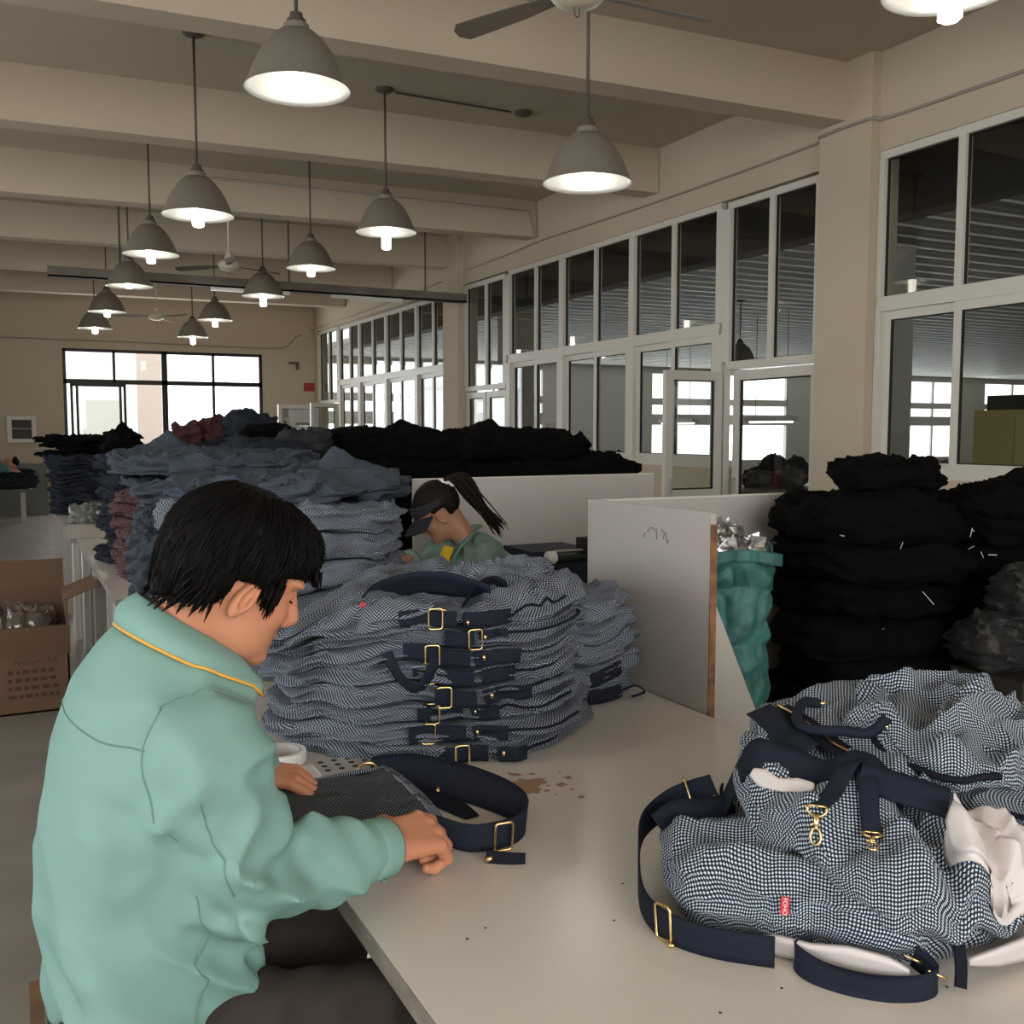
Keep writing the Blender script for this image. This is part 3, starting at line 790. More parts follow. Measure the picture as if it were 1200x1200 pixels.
        s.drape = np.concatenate([np.stack([ss * ct[None], ss * st[None]], -1).reshape(-1, 2), [[0, 0], [0, 0]]])
        s.plan = np.concatenate([np.stack([X, Y], -1).reshape(-1, 2), [topc[:2], botc[:2]]])
    def build(s, name, m, parent=None, planar=False, **k):
        return obj(name, s.V, s.F, m, parent, True, uv=s.drape if planar else s.uv, **k)
    def at(s, a, v, out=.0):
        """a point on the rim: world bearing a (radians), v from -1 (bottom) to 1 (top); pushed out by `out`"""
        j = int(round(((a - s.rot) % (2 * math.pi)) / (2 * math.pi) * s.nt)) % s.nt
        t = math.asin(max(-1, min(1, v))); i = s.m1 + int(round((math.pi / 2 - t) / math.pi * (s.m2 - 1)))
        p = s.G[i, j].copy(); p[:2] += out * np.array([math.cos(a), math.sin(a)])
        return p
    def rimdir(s, a): return np.array([-math.sin(a), math.cos(a), 0])

def lug(lat, dep): return CF * dep + CR * lat      # a place on the floor from distance across and along the view line: used once, at layout time

# ---------------------------------------------------------------- the big stack of checked bags on the near table
rA = np.random.RandomState(5)
ACEN = np.array([.985, 2.43]); FRONT = math.atan2(-CF[1], -CF[0])   # bearing from the stack towards the camera side
def warpA(G):
    lat = (G[..., :2] - ACEN) @ CR
    k = 1 - .26 * sstep(-.08, -.46, lat) + .05 * sstep(.02, .3, lat)
    G = G.copy(); G[..., 2] = TZ + (G[..., 2] - TZ) * k
    return G
NA = 8; TA = .0425
tabspec = [   # bearing offset of the buckle from the seam, kind of left tab
    (.10, .22), (.20, .30), (.16, .26), (.15, .2), (.24, .34), (.17, .34), (-.06, .12), (.08, .3)]
names = ['lowest bag of the big checked stack, its long gold buckle touching the table',
         'second bag from the bottom of the big checked stack on the near table',
         'third bag from the bottom of the big checked stack on the near table',
         'fourth bag from the bottom of the big checked stack, mid height',
         'fifth bag from the bottom of the big checked stack, just above mid height',
         'checked bag with a hanging webbing loop, third from the top of the big stack',
         'checked bag second from the top of the big stack with tilted gold buckle',
         'topmost checked bag of the big stack with a wide navy strap over it']
slabsA = []
for k in range(NA):
    ctr = ACEN + rA.normal(size=2) * .008 + (CR * (-.02) if k == NA - 1 else 0)
    seam = FRONT + .30 + rA.normal() * .03
    z0 = TZ + .001 + k * TA * 1.06
    sl = Slab(ctr[0], ctr[1], z0, .395 + rA.uniform(-.015, .012), .37 + rA.uniform(-.01, .01), TA, rot=math.atan2(CR[1], CR[0]) + rA.normal() * .05, seed=20 + k * 3,
              nt=400, m1=14, m2=26, m3=12, wr=.017, fine=.0035, top=.0 if k < NA - 1 else .018, lump=.06, field=3.3, notch=[(seam - math.atan2(CR[1], CR[0]), .035, .05)], warp=warpA, vfold=.024, hfold=.24)
    slabsA.append((sl, seam, ctr))
    t = thing('tote_bag', names[k], 'bag', (ctr[0], ctr[1], z0), 'checked bags stacked on the near table')
    sl.build('bag_body', WEAVEF, t)
    off, ln = tabspec[k]
    # left tab of webbing lying along the rim, buckle at its end
    a0, a1 = seam + .03, seam - ln
    pts = [sl.at(a, v, .011) for a, v in zip(np.linspace(seam + .06, seam - ln, 6), (.0, .0, .05, .05, 0, -.1))]
    V, F = ribbon(pts, (0, 0, 1), .038, .004, 6)
    obj('strap_tab', V, F, NAVY, t)
    ab = seam - off
    p = sl.at(ab, .0, .018); rd = sl.rimdir(ab); up = np.array([0, 0, 1.]) + rd * rA.uniform(-.35, .25)
    rect_ring(p, rd, up, .032, .047, .0027).build('buckle', GOLD, t, smooth=True)
    # right tab
    pts = [sl.at(a, v, .011) for a, v in zip(np.linspace(seam + .10, seam + .10 + rA.uniform(.12, .3), 5), (-.1, 0, .05, .05, 0))]
    V, F = ribbon(pts, (0, 0, 1), .034, .004, 6)
    obj('strap_tab', V, F, NAVY, t)
    # zip line under the right half
    pts = [sl.at(a, .35, .005) for a in np.linspace(seam + .15, seam + .8, 14)]
    MB().tube(pts, .0035, 6).build('zip', NAVYD, t, smooth=True)
    p = sl.at(seam + .12, .3, .018); MB().lathe(p, [(0, -.006), (.004, -.006), (.004, .006), (0, .006)], 8).build('zip_pull', GOLD, t, smooth=True)
    if k == 5:      # hanging loop
        b0, b1 = sl.at(seam - .16, .1, .022), sl.at(seam - .44, -.1, .018)
        dn = np.array([0, 0, -1.])
        o3 = np.array([math.cos(seam), math.sin(seam), 0]) * .012
        pts = [b0, b0 * .9 + b1 * .1 + dn * .03 + o3, b0 * .62 + b1 * .38 + dn * .072 + o3 * 1.6, b0 * .3 + b1 * .7 + dn * .058 + o3 * 1.6, b1 * .95 + b0 * .05 + dn * .02 + o3, b1]
        e3 = (b1 - b0) / np.linalg.norm(b1 - b0); r3 = np.array([math.cos(seam), math.sin(seam), 0]) * .45; u3 = np.array([0, 0, 1.])
        V, F = ribbon(pts, np.array([e3 + r3, e3 * .8 + u3 * .5 + r3, u3 + r3, u3 + r3, -e3 * .8 + u3 * .5 + r3, -e3 + r3]), .026, .004, 8); obj('strap_loop', V, F, NAVY, t)
    if k == NA - 1:  # wide strap folded over the top
        n3 = np.array([*(-CF), 0.])
        ztop = sl.G[0, :, 2].mean() + .012
        def on(lat, dep, dz):
            p2 = ACEN + CR * lat - CF * dep; return np.array([p2[0], p2[1], ztop + dz])
        pts = [on(-.13, .30, -.028), on(-.10, .24, .0), on(-.02, .2, .018), on(.06, .19, .016), on(.13, .2, .0), on(.17, .22, -.01)]
        wd = [(*(-CF * .55), .8)] * 6
        V, F = ribbon(pts, np.array(wd), .075, .005, 8); obj('strap', V, F, NAVY, t)
        pts = [on(.10, .26, -.03), on(.14, .19, .012), on(.19, .17, .01), on(.215, .22, -.04)]
        V, F = ribbon(pts, np.array([(*(CR * .3 - CF * .5), .6)] * 4), .05, .004, 8); obj('strap', V, F, NAVYD, t)
        pt = sl.at(seam - .04, .55, .01); rect_ring(pt, sl.rimdir(seam), (0, 0, 1), .022, .035, .002).build('buckle', GOLD, t, smooth=True)
        rb = sl.at(seam - .52, .9, .006); MB().box(rb[0] - .005, rb[0] + .005, rb[1] - .003, rb[1] + .003, rb[2] - .002, rb[2] + .008).build('red_tag', RED, t)
        # raised folded end of the same bag on the right
        c2 = ACEN + CR * .20 + CF * .04
        wing = Slab(c2[0], c2[1], ztop - .05, .14, .14, .07, rot=math.atan2(CR[1], CR[0]) + .2, seed=77, nt=220, m2=22, wr=.012, fine=.005, top=.016, warp=lambda G: np.concatenate([G[..., :2], G[..., 2:] + .06 * np.clip(((G[..., :2] - c2) @ CR)[..., None] + .06, -.05, .3)], -1))
        wing.build('folded_end', WEAVEF, t)
# small stack of folded bags between the big stack and the divider board
c = np.array([1.475, 2.50])
sm = ['lowest folded checked bag beside the divider board', 'second folded checked bag beside the divider board', 'third folded checked bag beside the divider board',
      'fourth folded checked bag beside the divider board', 'topmost folded checked bag beside the divider board']
for k in range(5):
    cc = c + rA.normal(size=2) * .008
    sl = Slab(cc[0], cc[1], TZ + .001 + k * .0615, .155, .165, .058, rot=.4 + .1 * k, seed=120 + k, nt=220, m2=20, m3=9, wr=.012, fine=.003, top=.0 if k < 4 else .01, vfold=.024, field=5.1)
    t = thing('tote_bag', sm[k], 'bag', (cc[0], cc[1], TZ + k * .058), 'folded bags beside the divider board')
    sl.build('bag_body', WEAVEF, t)
    if k in (0, 1):
        pts = [sl.at(a, 0, .006) for a in np.linspace(FRONT + .2, FRONT + .95, 6)]
        V, F = ribbon(pts, (0, 0, 1), .04, .004, 6); obj('strap_tab', V, F, NAVY, t)
        if k == 0:
            e = pts[-1]; d = np.array([*CR, 0]); 
            V, F = ribbon([e, e + d * .04 + (0, 0, .012), e + d * .065 + (0, 0, -.006), e + d * .03 + (0, 0, -.02)], (*(-CF), .2), .03, .004, 8); obj('strap_loop', V, F, NAVY, t)

# ---------------------------------------------------------------- stacks further down the tables
def stack(cx, cy, n, T, rx, ry, m, labels, group, seed, name='tote_bag', cat='bag', rot=0., nt=200, wr=.014, fine=.004, top=.012, over=1.05, z0=None, jit=.015, vfold=.025, tabs=0, lump=.06):
    rs = np.random.RandomState(seed); out = []
    for k in range(n):
        z = (TZ + .001 if z0 is None else z0) + k * T * over
        x, y = cx + rs.normal() * jit, cy + rs.normal() * jit
        sl = Slab(x, y, z, rx * rs.uniform(.95, 1.04), ry * rs.uniform(.95, 1.04), T, rot=rot + rs.normal() * .08, seed=seed * 10 + k, nt=nt, m1=11, m2=18, m3=9, wr=wr, fine=fine, top=top if k == n - 1 else 0., vfold=vfold, lump=lump, field=seed * .37)
        lab = labels(k) if callable(labels) else labels
        mm = m(k) if callable(m) else m
        if tabs and k % tabs == 1:
            t = thing(name, lab, cat, (x, y, z), group)
            sl.build('bag_body', mm, t)
            a0 = FRONT + rs.uniform(-.5, .6)
            pts = [sl.at(a, 0, .007) for a in np.linspace(a0, a0 + .35, 5)]
            V, F = ribbon(pts, (0, 0, 1), T * .6, .004, 5); obj('strap_tab', V, F, NAVY, t)
            rect_ring(sl.at(a0 + .05, 0, .014), sl.rimdir(a0), (0, 0, 1), .03, T * .8, .003).build('buckle', GOLD, t, smooth=True)
        else: sl.build(name, mm, None, label=lab, cat=cat, group=group)
        out.append(sl)
    return out
ordn = ['lowest', 'second', 'third', 'fourth', 'fifth', 'sixth', 'seventh', 'eighth', 'ninth', 'tenth', 'eleventh', 'twelfth', 'thirteenth', 'fourteenth', 'fifteenth', 'sixteenth']
rotc = math.atan2(CR[1], CR[0])
SB = stack(.815, 3.315, 6, .0865, .385, .34, lambda k: WEAVEF, lambda k: '%s checked bag from the table in the stack left of the woman' % ordn[k], 'checked bags in the stack behind the man', 31, rot=rotc, nt=320, wr=.018, fine=.004, tabs=2, vfold=.035)
SC = stack(.84, 4.42, 8, .069, .35, .32, lambda k: BACKC, lambda k: '%s slate bag from the table in the stack beyond the man' % ordn[k], 'slate bags stacked beyond the man', 37, rot=rotc, nt=240, wr=.02, fine=.004, vfold=.03)
def peak(px, py, h, wd):
    def f(G):
        d2 = ((G[..., 0] - px) ** 2 + (G[..., 1] - py) ** 2) / wd ** 2
        G = G.copy(); G[..., 2] += h * np.exp(-np.sqrt(d2 + .02) * 1.3) * (G[..., 2] > G[..., 2].min() + .01); return G
    return f
q = lug(-.58, 3.28)
Slab(.83, 3.325, TZ + .553, .375, .32, .05, rot=rotc, seed=301, nt=320, m1=26, m2=16, wr=.02, fine=.004, top=.024, warp=peak(q[0], q[1], .10, .12)).build('tote_bag', BACKC, None, planar=True,
    label='crumpled slate bag thrown over the stack behind the man, peaked at the right', cat='bag')
q = lug(-1.50, 4.35)
Slab(.80, 4.38, TZ + .60, .42, .34, .06, rot=rotc, seed=309, nt=320, m1=24, m2=16, wr=.024, fine=.004, top=.024, warp=peak(q[0], q[1], .10, .09)).build('tote_bag', BACKC, None, planar=True,
    label='crumpled slate bag draped over the stack above the maroon cloth', cat='bag')
# a bag hanging down over the near-left flank of that stack
hang = Slab(.54, 4.10, TZ + .002, .10, .13, .46, rot=rotc, seed=333, nt=200, m1=8, m2=60, wr=.022, fine=.010, top=.012, vfold=.05, hfold=.09, bulge=.45)
hang.build('tote_bag', BACKC, None, label='slumped slate bag down the left flank of the stack', cat='bag')
stack(.665, 5.62, 7, .062, .165, .2, MAROON, lambda k: '%s maroon printed bag of the narrow stack on the second table' % ordn[k], 'maroon printed bags on the second table', 41, nt=120, wr=.016, fine=.006, vfold=.02)
stack(.74, 10.2, 13, .039, .40, .34, FARDARK, 'dark blue bag in the tall far stack on the last table', 'dark blue bags in the far stack', 43, nt=130, wr=.018, fine=.008, vfold=.02, jit=.02, rot=rotc)
stack(.70, 10.25, 4, .042, .37, .32, BLACKF, 'black bag on top of the tall far stack of dark blue bags', 'black bags on the far stack', 47, nt=110, wr=.03, fine=.01, jit=.05, z0=TZ + 13 * .039 * 1.06, lump=.15, rot=rotc)
stack(1.2, 6.55, 8, .085, .36, .33, lambda k: FARDARK, 'dark slate bag in the stack on the second table behind the man\'s head', 'dark slate bags on the second table', 53, nt=110, wr=.02, vfold=.03)
stack(1.3, 5.45, 8, .085, .30, .30, lambda k: FARDARK, 'dark slate bag in the stack left of the long black heap', 'dark slate bags left of the black heap', 59, nt=110, wr=.02, vfold=.03)
DRED = mat('dark_red_cloth', (.045, .010, .012), .9); DGREEN = mat('dark_green_cloth', (.012, .018, .017), .9)
for x, y, z, r, T, m, lab in ((1.02, 6.4, 1.43, .12, .16, DRED, 'dark red bundle on the second table stack in front of the far window'),
                              (1.18, 6.42, 1.42, .13, .2, DRED, 'rounded dark red bundle beside the black bundle below the far window'),
                              (1.36, 6.3, 1.42, .17, .24, FARDARK, 'large dark grey bundle standing highest below the right end of the far window'),
                              (1.30, 5.55, 1.43, .16, .13, BLACKF, 'black bundle between the grey bundle and the long black heap'),
                              (1.42, 5.3, 1.43, .14, .11, DGREEN, 'dark green bundle just left of the long black heap'),
                              (.62, 6.35, 1.40, .085, .17, BLACKF, 'small round black bundle in front of the middle of the far window'),
                              (.80, 6.2, 1.30, .2, .12, FARDARK, 'flat dark bundle left of the dark red bundles')):
    Slab(x, y, z, r, r * .85, T, seed=int(x * 100), nt=110, m2=24, wr=.02, fine=.006, top=.02, lump=.12, vfold=.05).build('cloth_bundle', m, None, label=lab, cat='cloth')
stack(.72, 6.3, 7, .085, .25, .26, FARDARK, 'dark slate bag in the stack behind the maroon bags', 'dark slate bags behind the maroon bags', 61, nt=100, wr=.02, vfold=.03)
# ================================================================ THE OPEN PILE OF CHECKED BAGS, RIGHT FRONT
def tilt(ax, ay, cx, cy, zmin=None, extra=None):
    def f(G):
        G = G.copy(); G[..., 2] += ax * (G[..., 0] - cx) + ay * (G[..., 1] - cy)
        if extra: G = extra(G)
        if zmin is not None: G[..., 2] = np.where(G[..., 2] < zmin + .03, zmin + .03 * np.exp((G[..., 2] - zmin - .03) / .03), G[..., 2])
        return G
    return f
def ridges(lines):
    """long soft folds: each line is (x0, y0, x1, y1, height, half width)"""
    def f(G):
        G = G.copy(); P2 = G[..., :2]; up = np.zeros(G.shape[:-1])
        zc = (G[..., 2].max() + G[..., 2].min()) / 2
        for x0, y0, x1, y1, h, wd in lines:
            a = np.array([x0, y0]); b = np.array([x1, y1]); ba = b - a
            t = np.clip(((P2 - a) @ ba) / (ba @ ba), 0, 1)
            d = np.linalg.norm(P2 - a - t[..., None] * ba, axis=-1)
            up += h * np.exp(-(d / wd) ** 2)
        G[..., 2] += up * sstep(TZ + .03, TZ + .09, G[..., 2]); return G
    return f
o1 = [(.945, 1.315), (.90, 1.20), (.965, 1.125), (1.03, 1.05), (1.085, .965), (1.237, .931), (1.505, 1.058), (1.50, 1.32), (1.249, 1.40), (1.057, 1.41)]
o2 = [(1.10, 1.31), (1.05, 1.19), (1.055, 1.07), (1.075, .975), (1.115, .935), (1.20, .91), (1.34, .90), (1.60, 1.0), (1.62, 1.25), (1.45, 1.42), (1.20, 1.38)]
o3 = [(1.265, 1.44), (1.155, 1.33), (1.13, 1.21), (1.21, 1.13), (1.33, 1.08), (1.53, 1.07), (1.72, 1.12), (1.75, 1.25), (1.62, 1.40), (1.45, 1.45)]
o4 = [(1.32, 1.29), (1.30, 1.16), (1.31, 1.05), (1.43, 1.02), (1.60, 1.10), (1.66, 1.25), (1.58, 1.36), (1.43, 1.36)]
def pile_bag(o, z0, T, lab, seed, warp, **k):
    c = np.mean(o, 0)
    t = thing('tote_bag', lab, 'bag', (c[0], c[1], z0), 'open checked bags piled at the right front')
    kk = dict(nt=420, m1=60, m2=24, m3=4, wr=.010, fine=.0025, top=.009, lump=.02, hfold=.25, vfold=.05); kk.update(k)
    s_ = Slab(c[0], c[1], z0, .3, .3, T, seed=seed, outline=o, warp=warp, **kk)
    s_.build('bag_body', WEAVE, t, planar=True)
    return t, s_
B1, s1 = pile_bag(o1, TZ + .001, .105, 'lowest checked bag of the open pile, gold buckled strap round its left end', 201,
                  ridges([(.95, 1.20, 1.2, 1.0, .022, .04), (.98, 1.30, 1.2, 1.16, .026, .04), (.93, 1.25, 1.10, 1.10, -.016, .022), (1.0, 1.12, 1.06, 1.04, -.014, .02)]))
B2, s2 = pile_bag(o2, TZ + .098, .092, 'large middle bag of the open pile with pinkish lining spilling out at the right', 207,
                  tilt(.06, .27, 1.25, 1.1, TZ + .008, ridges([(1.25, 1.12, 1.16, .90, -.026, .022), (1.22, 1.12, 1.13, .93, .022, .03), (1.30, 1.08, 1.19, .90, .026, .024), (1.33, 1.10, 1.24, .90, -.024, .02), (1.06, 1.12, 1.2, 1.10, .028, .03), (1.06, 1.20, 1.16, 1.18, -.02, .02), (1.08, 1.05, 1.20, 1.04, -.018, .018)])))
B3, s3 = pile_bag(o3, TZ + .165, .075, 'upper bag of the open pile with a gold zip and rolled navy handles', 213, tilt(.03, .08, 1.4, 1.25, None, ridges([(1.3, 1.3, 1.4, 1.1, -.012, .025)])))
B4, s4 = pile_bag(o4, TZ + .215, .05, 'topmost bag flap thrown over the open pile, navy bound edge', 219, tilt(.06, .09, 1.45, 1.2, None, ridges([(1.36, 1.08, 1.6, 1.22, .022, .03), (1.33, 1.2, 1.5, 1.3, .02, .04), (1.45, 1.05, 1.62, 1.15, -.02, .025)])), top=.02)

class Pile:
    """finds the cloth surface under a point, so that straps lie on the bags"""
    def __init__(s, slabs, extra=()):
        V = []; F = []
        for sl in slabs:
            n = len(V); V += [tuple(v) for v in sl.V]; F += [tuple(int(i) + n for i in f) for f in sl.F]
        s.t = BVHTree.FromPolygons(V, F)
    def z(s, x, y, default=TZ):
        h = s.t.ray_cast(Vector((x, y, 3)), Vector((0, 0, -1)))
        return h[0].z if h[0] else default
    def pts(s, xy, out=.006):
        return np.array([(p[0], p[1], s.z(p[0], p[1]) + (p[2] if len(p) > 2 else out)) for p in xy])
pile = Pile([s1, s2, s3, s4])
AW = np.array([.717, .697, 0]); RT = np.array([.697, -.717, 0])          # away from / across the near table corner
def band(parent, name, P_, wd, width, th=.0035, m=NAVY, n=8, label=None):
    V, F = ribbon(P_, wd, width, th, n); return obj(name, V, F, m, parent, label=label)
fw = AW * .6 + np.array([0, 0, .75])
def taut(a, b_, n=7, out=.010):
    """a band pulled straight between two points of the pile, riding over whatever stands up between them"""
    a, b_ = np.array(a, float), np.array(b_, float); za, zb = pile.z(*a) + out, pile.z(*b_) + out; r = []
    for t in np.linspace(0, 1, n):
        x, y = a + (b_ - a) * t; r.append((x, y, max(za + (zb - za) * t, pile.z(x, y) + .005)))
    return np.array(r)
# bag 1: strap standing on its edge round the left end
band(B1, 'strap', [(1.09, 1.36, .925), (1.05, 1.425, .885), (.985, 1.425, .85), (.925, 1.35, .826), (.872, 1.26, .808), (.862, 1.18, .805), (.893, 1.112, .805), (.955, 1.05, .805)], (0, 0, 1), .046, .0035, NAVY, 8)
rect_ring((.8585, 1.187, .81), (.12, -.95, .1), (0, 0.05, 1), .032, .052, .0024).build('buckle', GOLD, B1, smooth=True)
MB().lathe((.858, 1.165, .782), [(0, 0), (.006, .001), (.006, .006), (0, .007)], 10).build('buckle_stud', GOLD, B1, smooth=True)
rect_ring((1.065, 1.405, .905), (.3, .5, -.4), (-.2, .1, 1), .024, .046, .0022).build('buckle', GOLD, B1, smooth=True)
band(B1, 'strap', pile.pts([(1.11, 1.33), (1.05, 1.34), (1.0, 1.345), (.96, 1.34)], .008), fw, .05)
lp = [(.955, 1.098, .802), (.985, 1.062, .80), (1.02, 1.01, .803), (1.06, .955, .806), (1.085, .925, .805)]
band(B1, 'lining', lp, AW * -.35 + np.array([0, 0, 1]), [.004, .036, .03, .046, .034, .004], .008, LINING, 8, 'pale pinkish lining at the bottom edge')
band(B1, 'strap_loop', [(1.02, 1.045, .802), (.985, 1.04, .799), (.985, .995, .795), (1.025, .94, .792), (1.075, .905, .794), (1.115, .905, .80), (1.115, .945, .812)], np.array([(0, 0, 1), (.2, .2, 1), (.45, .45, .75), (.5, .5, .7), (.3, .3, .9), (0, 0, 1), (0, 0, 1)]), .034, .003, NAVY, 10)
for c in ((1.098, .93, .818), (1.11, .90, .808)): MB().tube([np.array(c) - RT * .012 + (0, 0, .004), np.array(c) + RT * .012 - (0, 0, .004)], .002, 6).build('slider_bar', GOLD, B1, smooth=True)
tg = np.array([1.008, 1.088, 0]); tg[2] = pile.z(*tg[:2]) + .004
rd_, ru_ = RT * .35 + np.array([0, 0, .1]), np.array([0, 0, 1.]) + AW * .5; ru_ /= np.linalg.norm(ru_); rn_ = RT + ru_ * .1
tgo = MB(); tgo.obox(tg - AW * .012, rn_ * .0065, ru_ * .0125, AW * -.0012); tago = tgo.build('brand_tag', RED, B1, label='small red woven tag')
def text(name, body, size, at, xdir, ydir, m, parent, extrude=.0004):
    cu = bpy.data.curves.new(name, 'FONT'); cu.body = body; cu.size = size; cu.extrude = extrude; cu.align_x = 'CENTER'; cu.align_y = 'CENTER'
    cu.materials.append(m)
    o = bpy.data.objects.new(name, cu); C.objects.link(o)
    xd = Vector(xdir).normalized(); yd = Vector(ydir); yd = (yd - xd * yd.dot(xd)).normalized(); zd = xd.cross(yd)
    M_ = Matrix((xd, yd, zd)).transposed().to_4x4(); M_.translation = Vector(at)
    o.matrix_basis = M_
    me = bpy.data.meshes.new_from_object(o.evaluated_get(bpy.context.evaluated_depsgraph_get())); me.transform(M_)
    bpy.data.objects.remove(o); o = bpy.data.objects.new(name, me); C.objects.link(o)
    o.parent = parent; o.matrix_parent_inverse = Matrix.Translation(-world_loc(parent))
    return o
text('tag_lettering', 'FOHO', .0085, tg - AW * .0138, -ru_, rn_, WHITE, tago)
# bag 2: bands crossing over its top, two swivel clasps, lining
band(B2, 'strap', np.concatenate([pile.pts([(1.13, 1.39), (1.10, 1.35)], .010), taut((1.092, 1.27), (1.165, 1.165), 4), taut((1.19, 1.14), (1.245, 1.085), 4)]), fw, .052, .004)
band(B2, 'strap', taut((1.17, 1.105), (1.255, 1.01), 6, .012), fw, .048, .004)
rect_ring(pile.pts([(1.105, 1.365)], .016)[0], (.3, .6, .5), (-.3, .2, .8), .022, .044, .0022).build('buckle', GOLD, B2, smooth=True)
def clasp(parent, xy0, xy1):
    a, b_ = pile.pts([xy0, xy1], .02); d = (b_ - a) / np.linalg.norm(b_ - a); sd = np.cross(d, (-AW * .5 + np.array([0, 0, .9]))); sd /= np.linalg.norm(sd)
    k = MB(); ring = [a + sd * .014 * math.cos(t) + d * .011 * math.sin(t) for t in np.linspace(-.4, math.pi + .4, 12)]
    k.tube(ring, .0021, 8); k.tube([ring[0], ring[-1]], .0018, 8)
    k.build('clasp_ring', GOLD, parent, smooth=True)
    k = MB(); k.tube([a + d * .009, a + d * .013, a + d * .022, a + d * .026], [.003, .0045, .0042, .003], 10)
    hk = [a + d * .024] + [a + d * (.040 + .012 * math.cos(t)) + sd * .0075 * math.sin(t) for t in np.linspace(math.pi, -math.pi * .95, 16)]
    k.tube(spline(hk, 3), .0019, 8); k.tube([a + d * .020 + sd * .003, a + d * .026 + sd * .009], .0016, 6)
    k.build('swivel_clasp', GOLD, parent, smooth=True)
band(B2, 'clasp_strap', pile.pts([(1.21, 1.135, .016), (1.165, 1.125, .018), (1.115, 1.105, .012), (1.075, 1.095, .008)]), RT * .8 + AW * .45 + np.array([0, 0, .2]), .027, .0035)
clasp(B2, (1.068, 1.09), (1.03, 1.055))
band(B2, 'clasp_strap', pile.pts([(1.195, 1.125, .016), (1.175, 1.095, .014), (1.15, 1.065, .01), (1.135, 1.045, .009)]), RT, .029, .0035)
clasp(B2, (1.13, 1.04), (1.095, 1.005))
def draped(o, T, seed, m, parent, name, label=None, off=.0, **k):
    c = np.mean(o, 0)
    def wp(G):
        G = G.copy(); zt = G[..., 2].copy()
        for i in np.ndindex(G.shape[:2]): G[i][2] = pile.z(G[i][0], G[i][1], TZ + .01) + zt[i] + off
        return G
    kk = dict(nt=110, m1=16, m2=10, m3=2, wr=.006, fine=.002, top=.014, lump=.06); kk.update(k)
    s_ = Slab(c[0], c[1], 0, .1, .1, T, seed=seed, outline=o, warp=wp, **kk)
    return s_.build(name, m, parent, planar=True, label=label)
draped([(1.29, 1.02), (1.335, .965), (1.36, .90), (1.31, .885), (1.245, .90), (1.20, .925), (1.205, .965), (1.245, .99)], .022, 511, LINING, B2, 'lining', 'pinkish white lining spilling out')
band(B2, 'lining', pile.pts([(1.075, 1.245, .012), (1.09, 1.20, .006), (1.125, 1.155, .004)]), fw, [.012, .03, .02, .026, .01], .006, LINING, 8, 'pale lining showing under the wide strap')
band(B2, 'lining', [(1.17, .90, .812), (1.22, .89, .812), (1.29, .885, .815), (1.37, .895, .82)], AW * -.4 + np.array([0, 0, 1]), [.006, .03, .045, .05], .008, LINING, 8, 'pale lining at the right bottom edge')
band(B2, 'zip_binding', pile.pts([(1.30, 1.035, .006), (1.345, .985, .006), (1.375, .93, .006), (1.39, .90, .004)]), fw, .008, .005, NAVYD)
band(B2, 'pull_tab', [(1.165, .912, .835), (1.15, .895, .812), (1.135, .883, .792)], RT, .016, .005, NAVYD)
# bag 3: zip, tape and rolled handles
zx = [(1.245, 1.375), (1.245, 1.33), (1.235, 1.28), (1.225, 1.22), (1.215, 1.165)]
band(B3, 'zip_tape', pile.pts(zx, .005), RT + AW * .6, .05, .003, NAVYD)
MB().tube(spline(pile.pts(zx, .009), 6), .0032, 8).build('zip', GOLD, B3, smooth=True)
band(B3, 'strap', pile.pts([(1.225, 1.405, .004), (1.205, 1.355), (1.185, 1.30, .01), (1.165, 1.25, .012), (1.16, 1.21, .008)]), RT * .9 + np.array([0, 0, .35]), .048, .004)
for q in ([(1.305, 1.335, .008), (1.27, 1.335, .02), (1.23, 1.31, .024), (1.205, 1.275, .02), (1.215, 1.25, .02), (1.25, 1.225, .022), (1.29, 1.20, .014), (1.315, 1.185, .006)],):
    MB().tube(spline(pile.pts(q), 8), .0095, 10).build('rolled_handle', NAVY, B3, smooth=True)
for x, y in ((1.30, 1.325), (1.305, 1.18)):
    p_ = pile.pts([(x, y)], .013)[0]; MB().tube([p_ - RT * .012 + AW * .004, p_ + RT * .012 + AW * .006], .0028, 8).build('handle_clip', GOLD, B3, smooth=True)
band(B3, 'lining', [s3.at(a, -.2, .012) for a in np.linspace(-1.9, -.75, 8)], AW * -.5 + np.array([0, 0, 1]), [.003, .02, .03, .022, .028, .03], .006, LINING, 6, 'strip of pale lining along the lower edge')
# bag 4: bound edge
MB().tube(spline([s4.at(a, .1, .004) for a in np.linspace(2.55, 4.35, 12)], 4), .0065, 8).build('bound_edge', NAVYD, B4, smooth=True)
# ================================================================ THE BAG BEING CHECKED, TAPE
held = thing('tote_bag', 'dark grey checked bag lying flat in the man\'s hands with a wide navy strap', 'bag', (.6, 1.8, TZ))
oh = [(.35, 1.75), (.40, 1.93), (.44, 1.965), (.55, 1.995), (.65, 2.02), (.71, 2.025), (.728, 1.97), (.725, 1.80), (.71, 1.66), (.66, 1.625), (.50, 1.67)]
def hem_band(parent, P_, wd, width, th, m, name):
    V, F = ribbon(P_, wd, width, th, 6); k = len(V) // 10; q = V.reshape(k, 10, 3); u = np.concatenate([[0], np.cumsum(np.linalg.norm(np.diff(q[:, 0], axis=0), axis=1))])
    a = np.array([-.5, -.25, 0, .25, .5, .5, .25, 0, -.25, -.5]) * width; ca = .7071
    uv = np.stack([(u[:, None] + a[None]) * ca, (u[:, None] - a[None]) * ca], -1).reshape(-1, 2)
    return obj(name, V, F, m, parent, uv=uv)
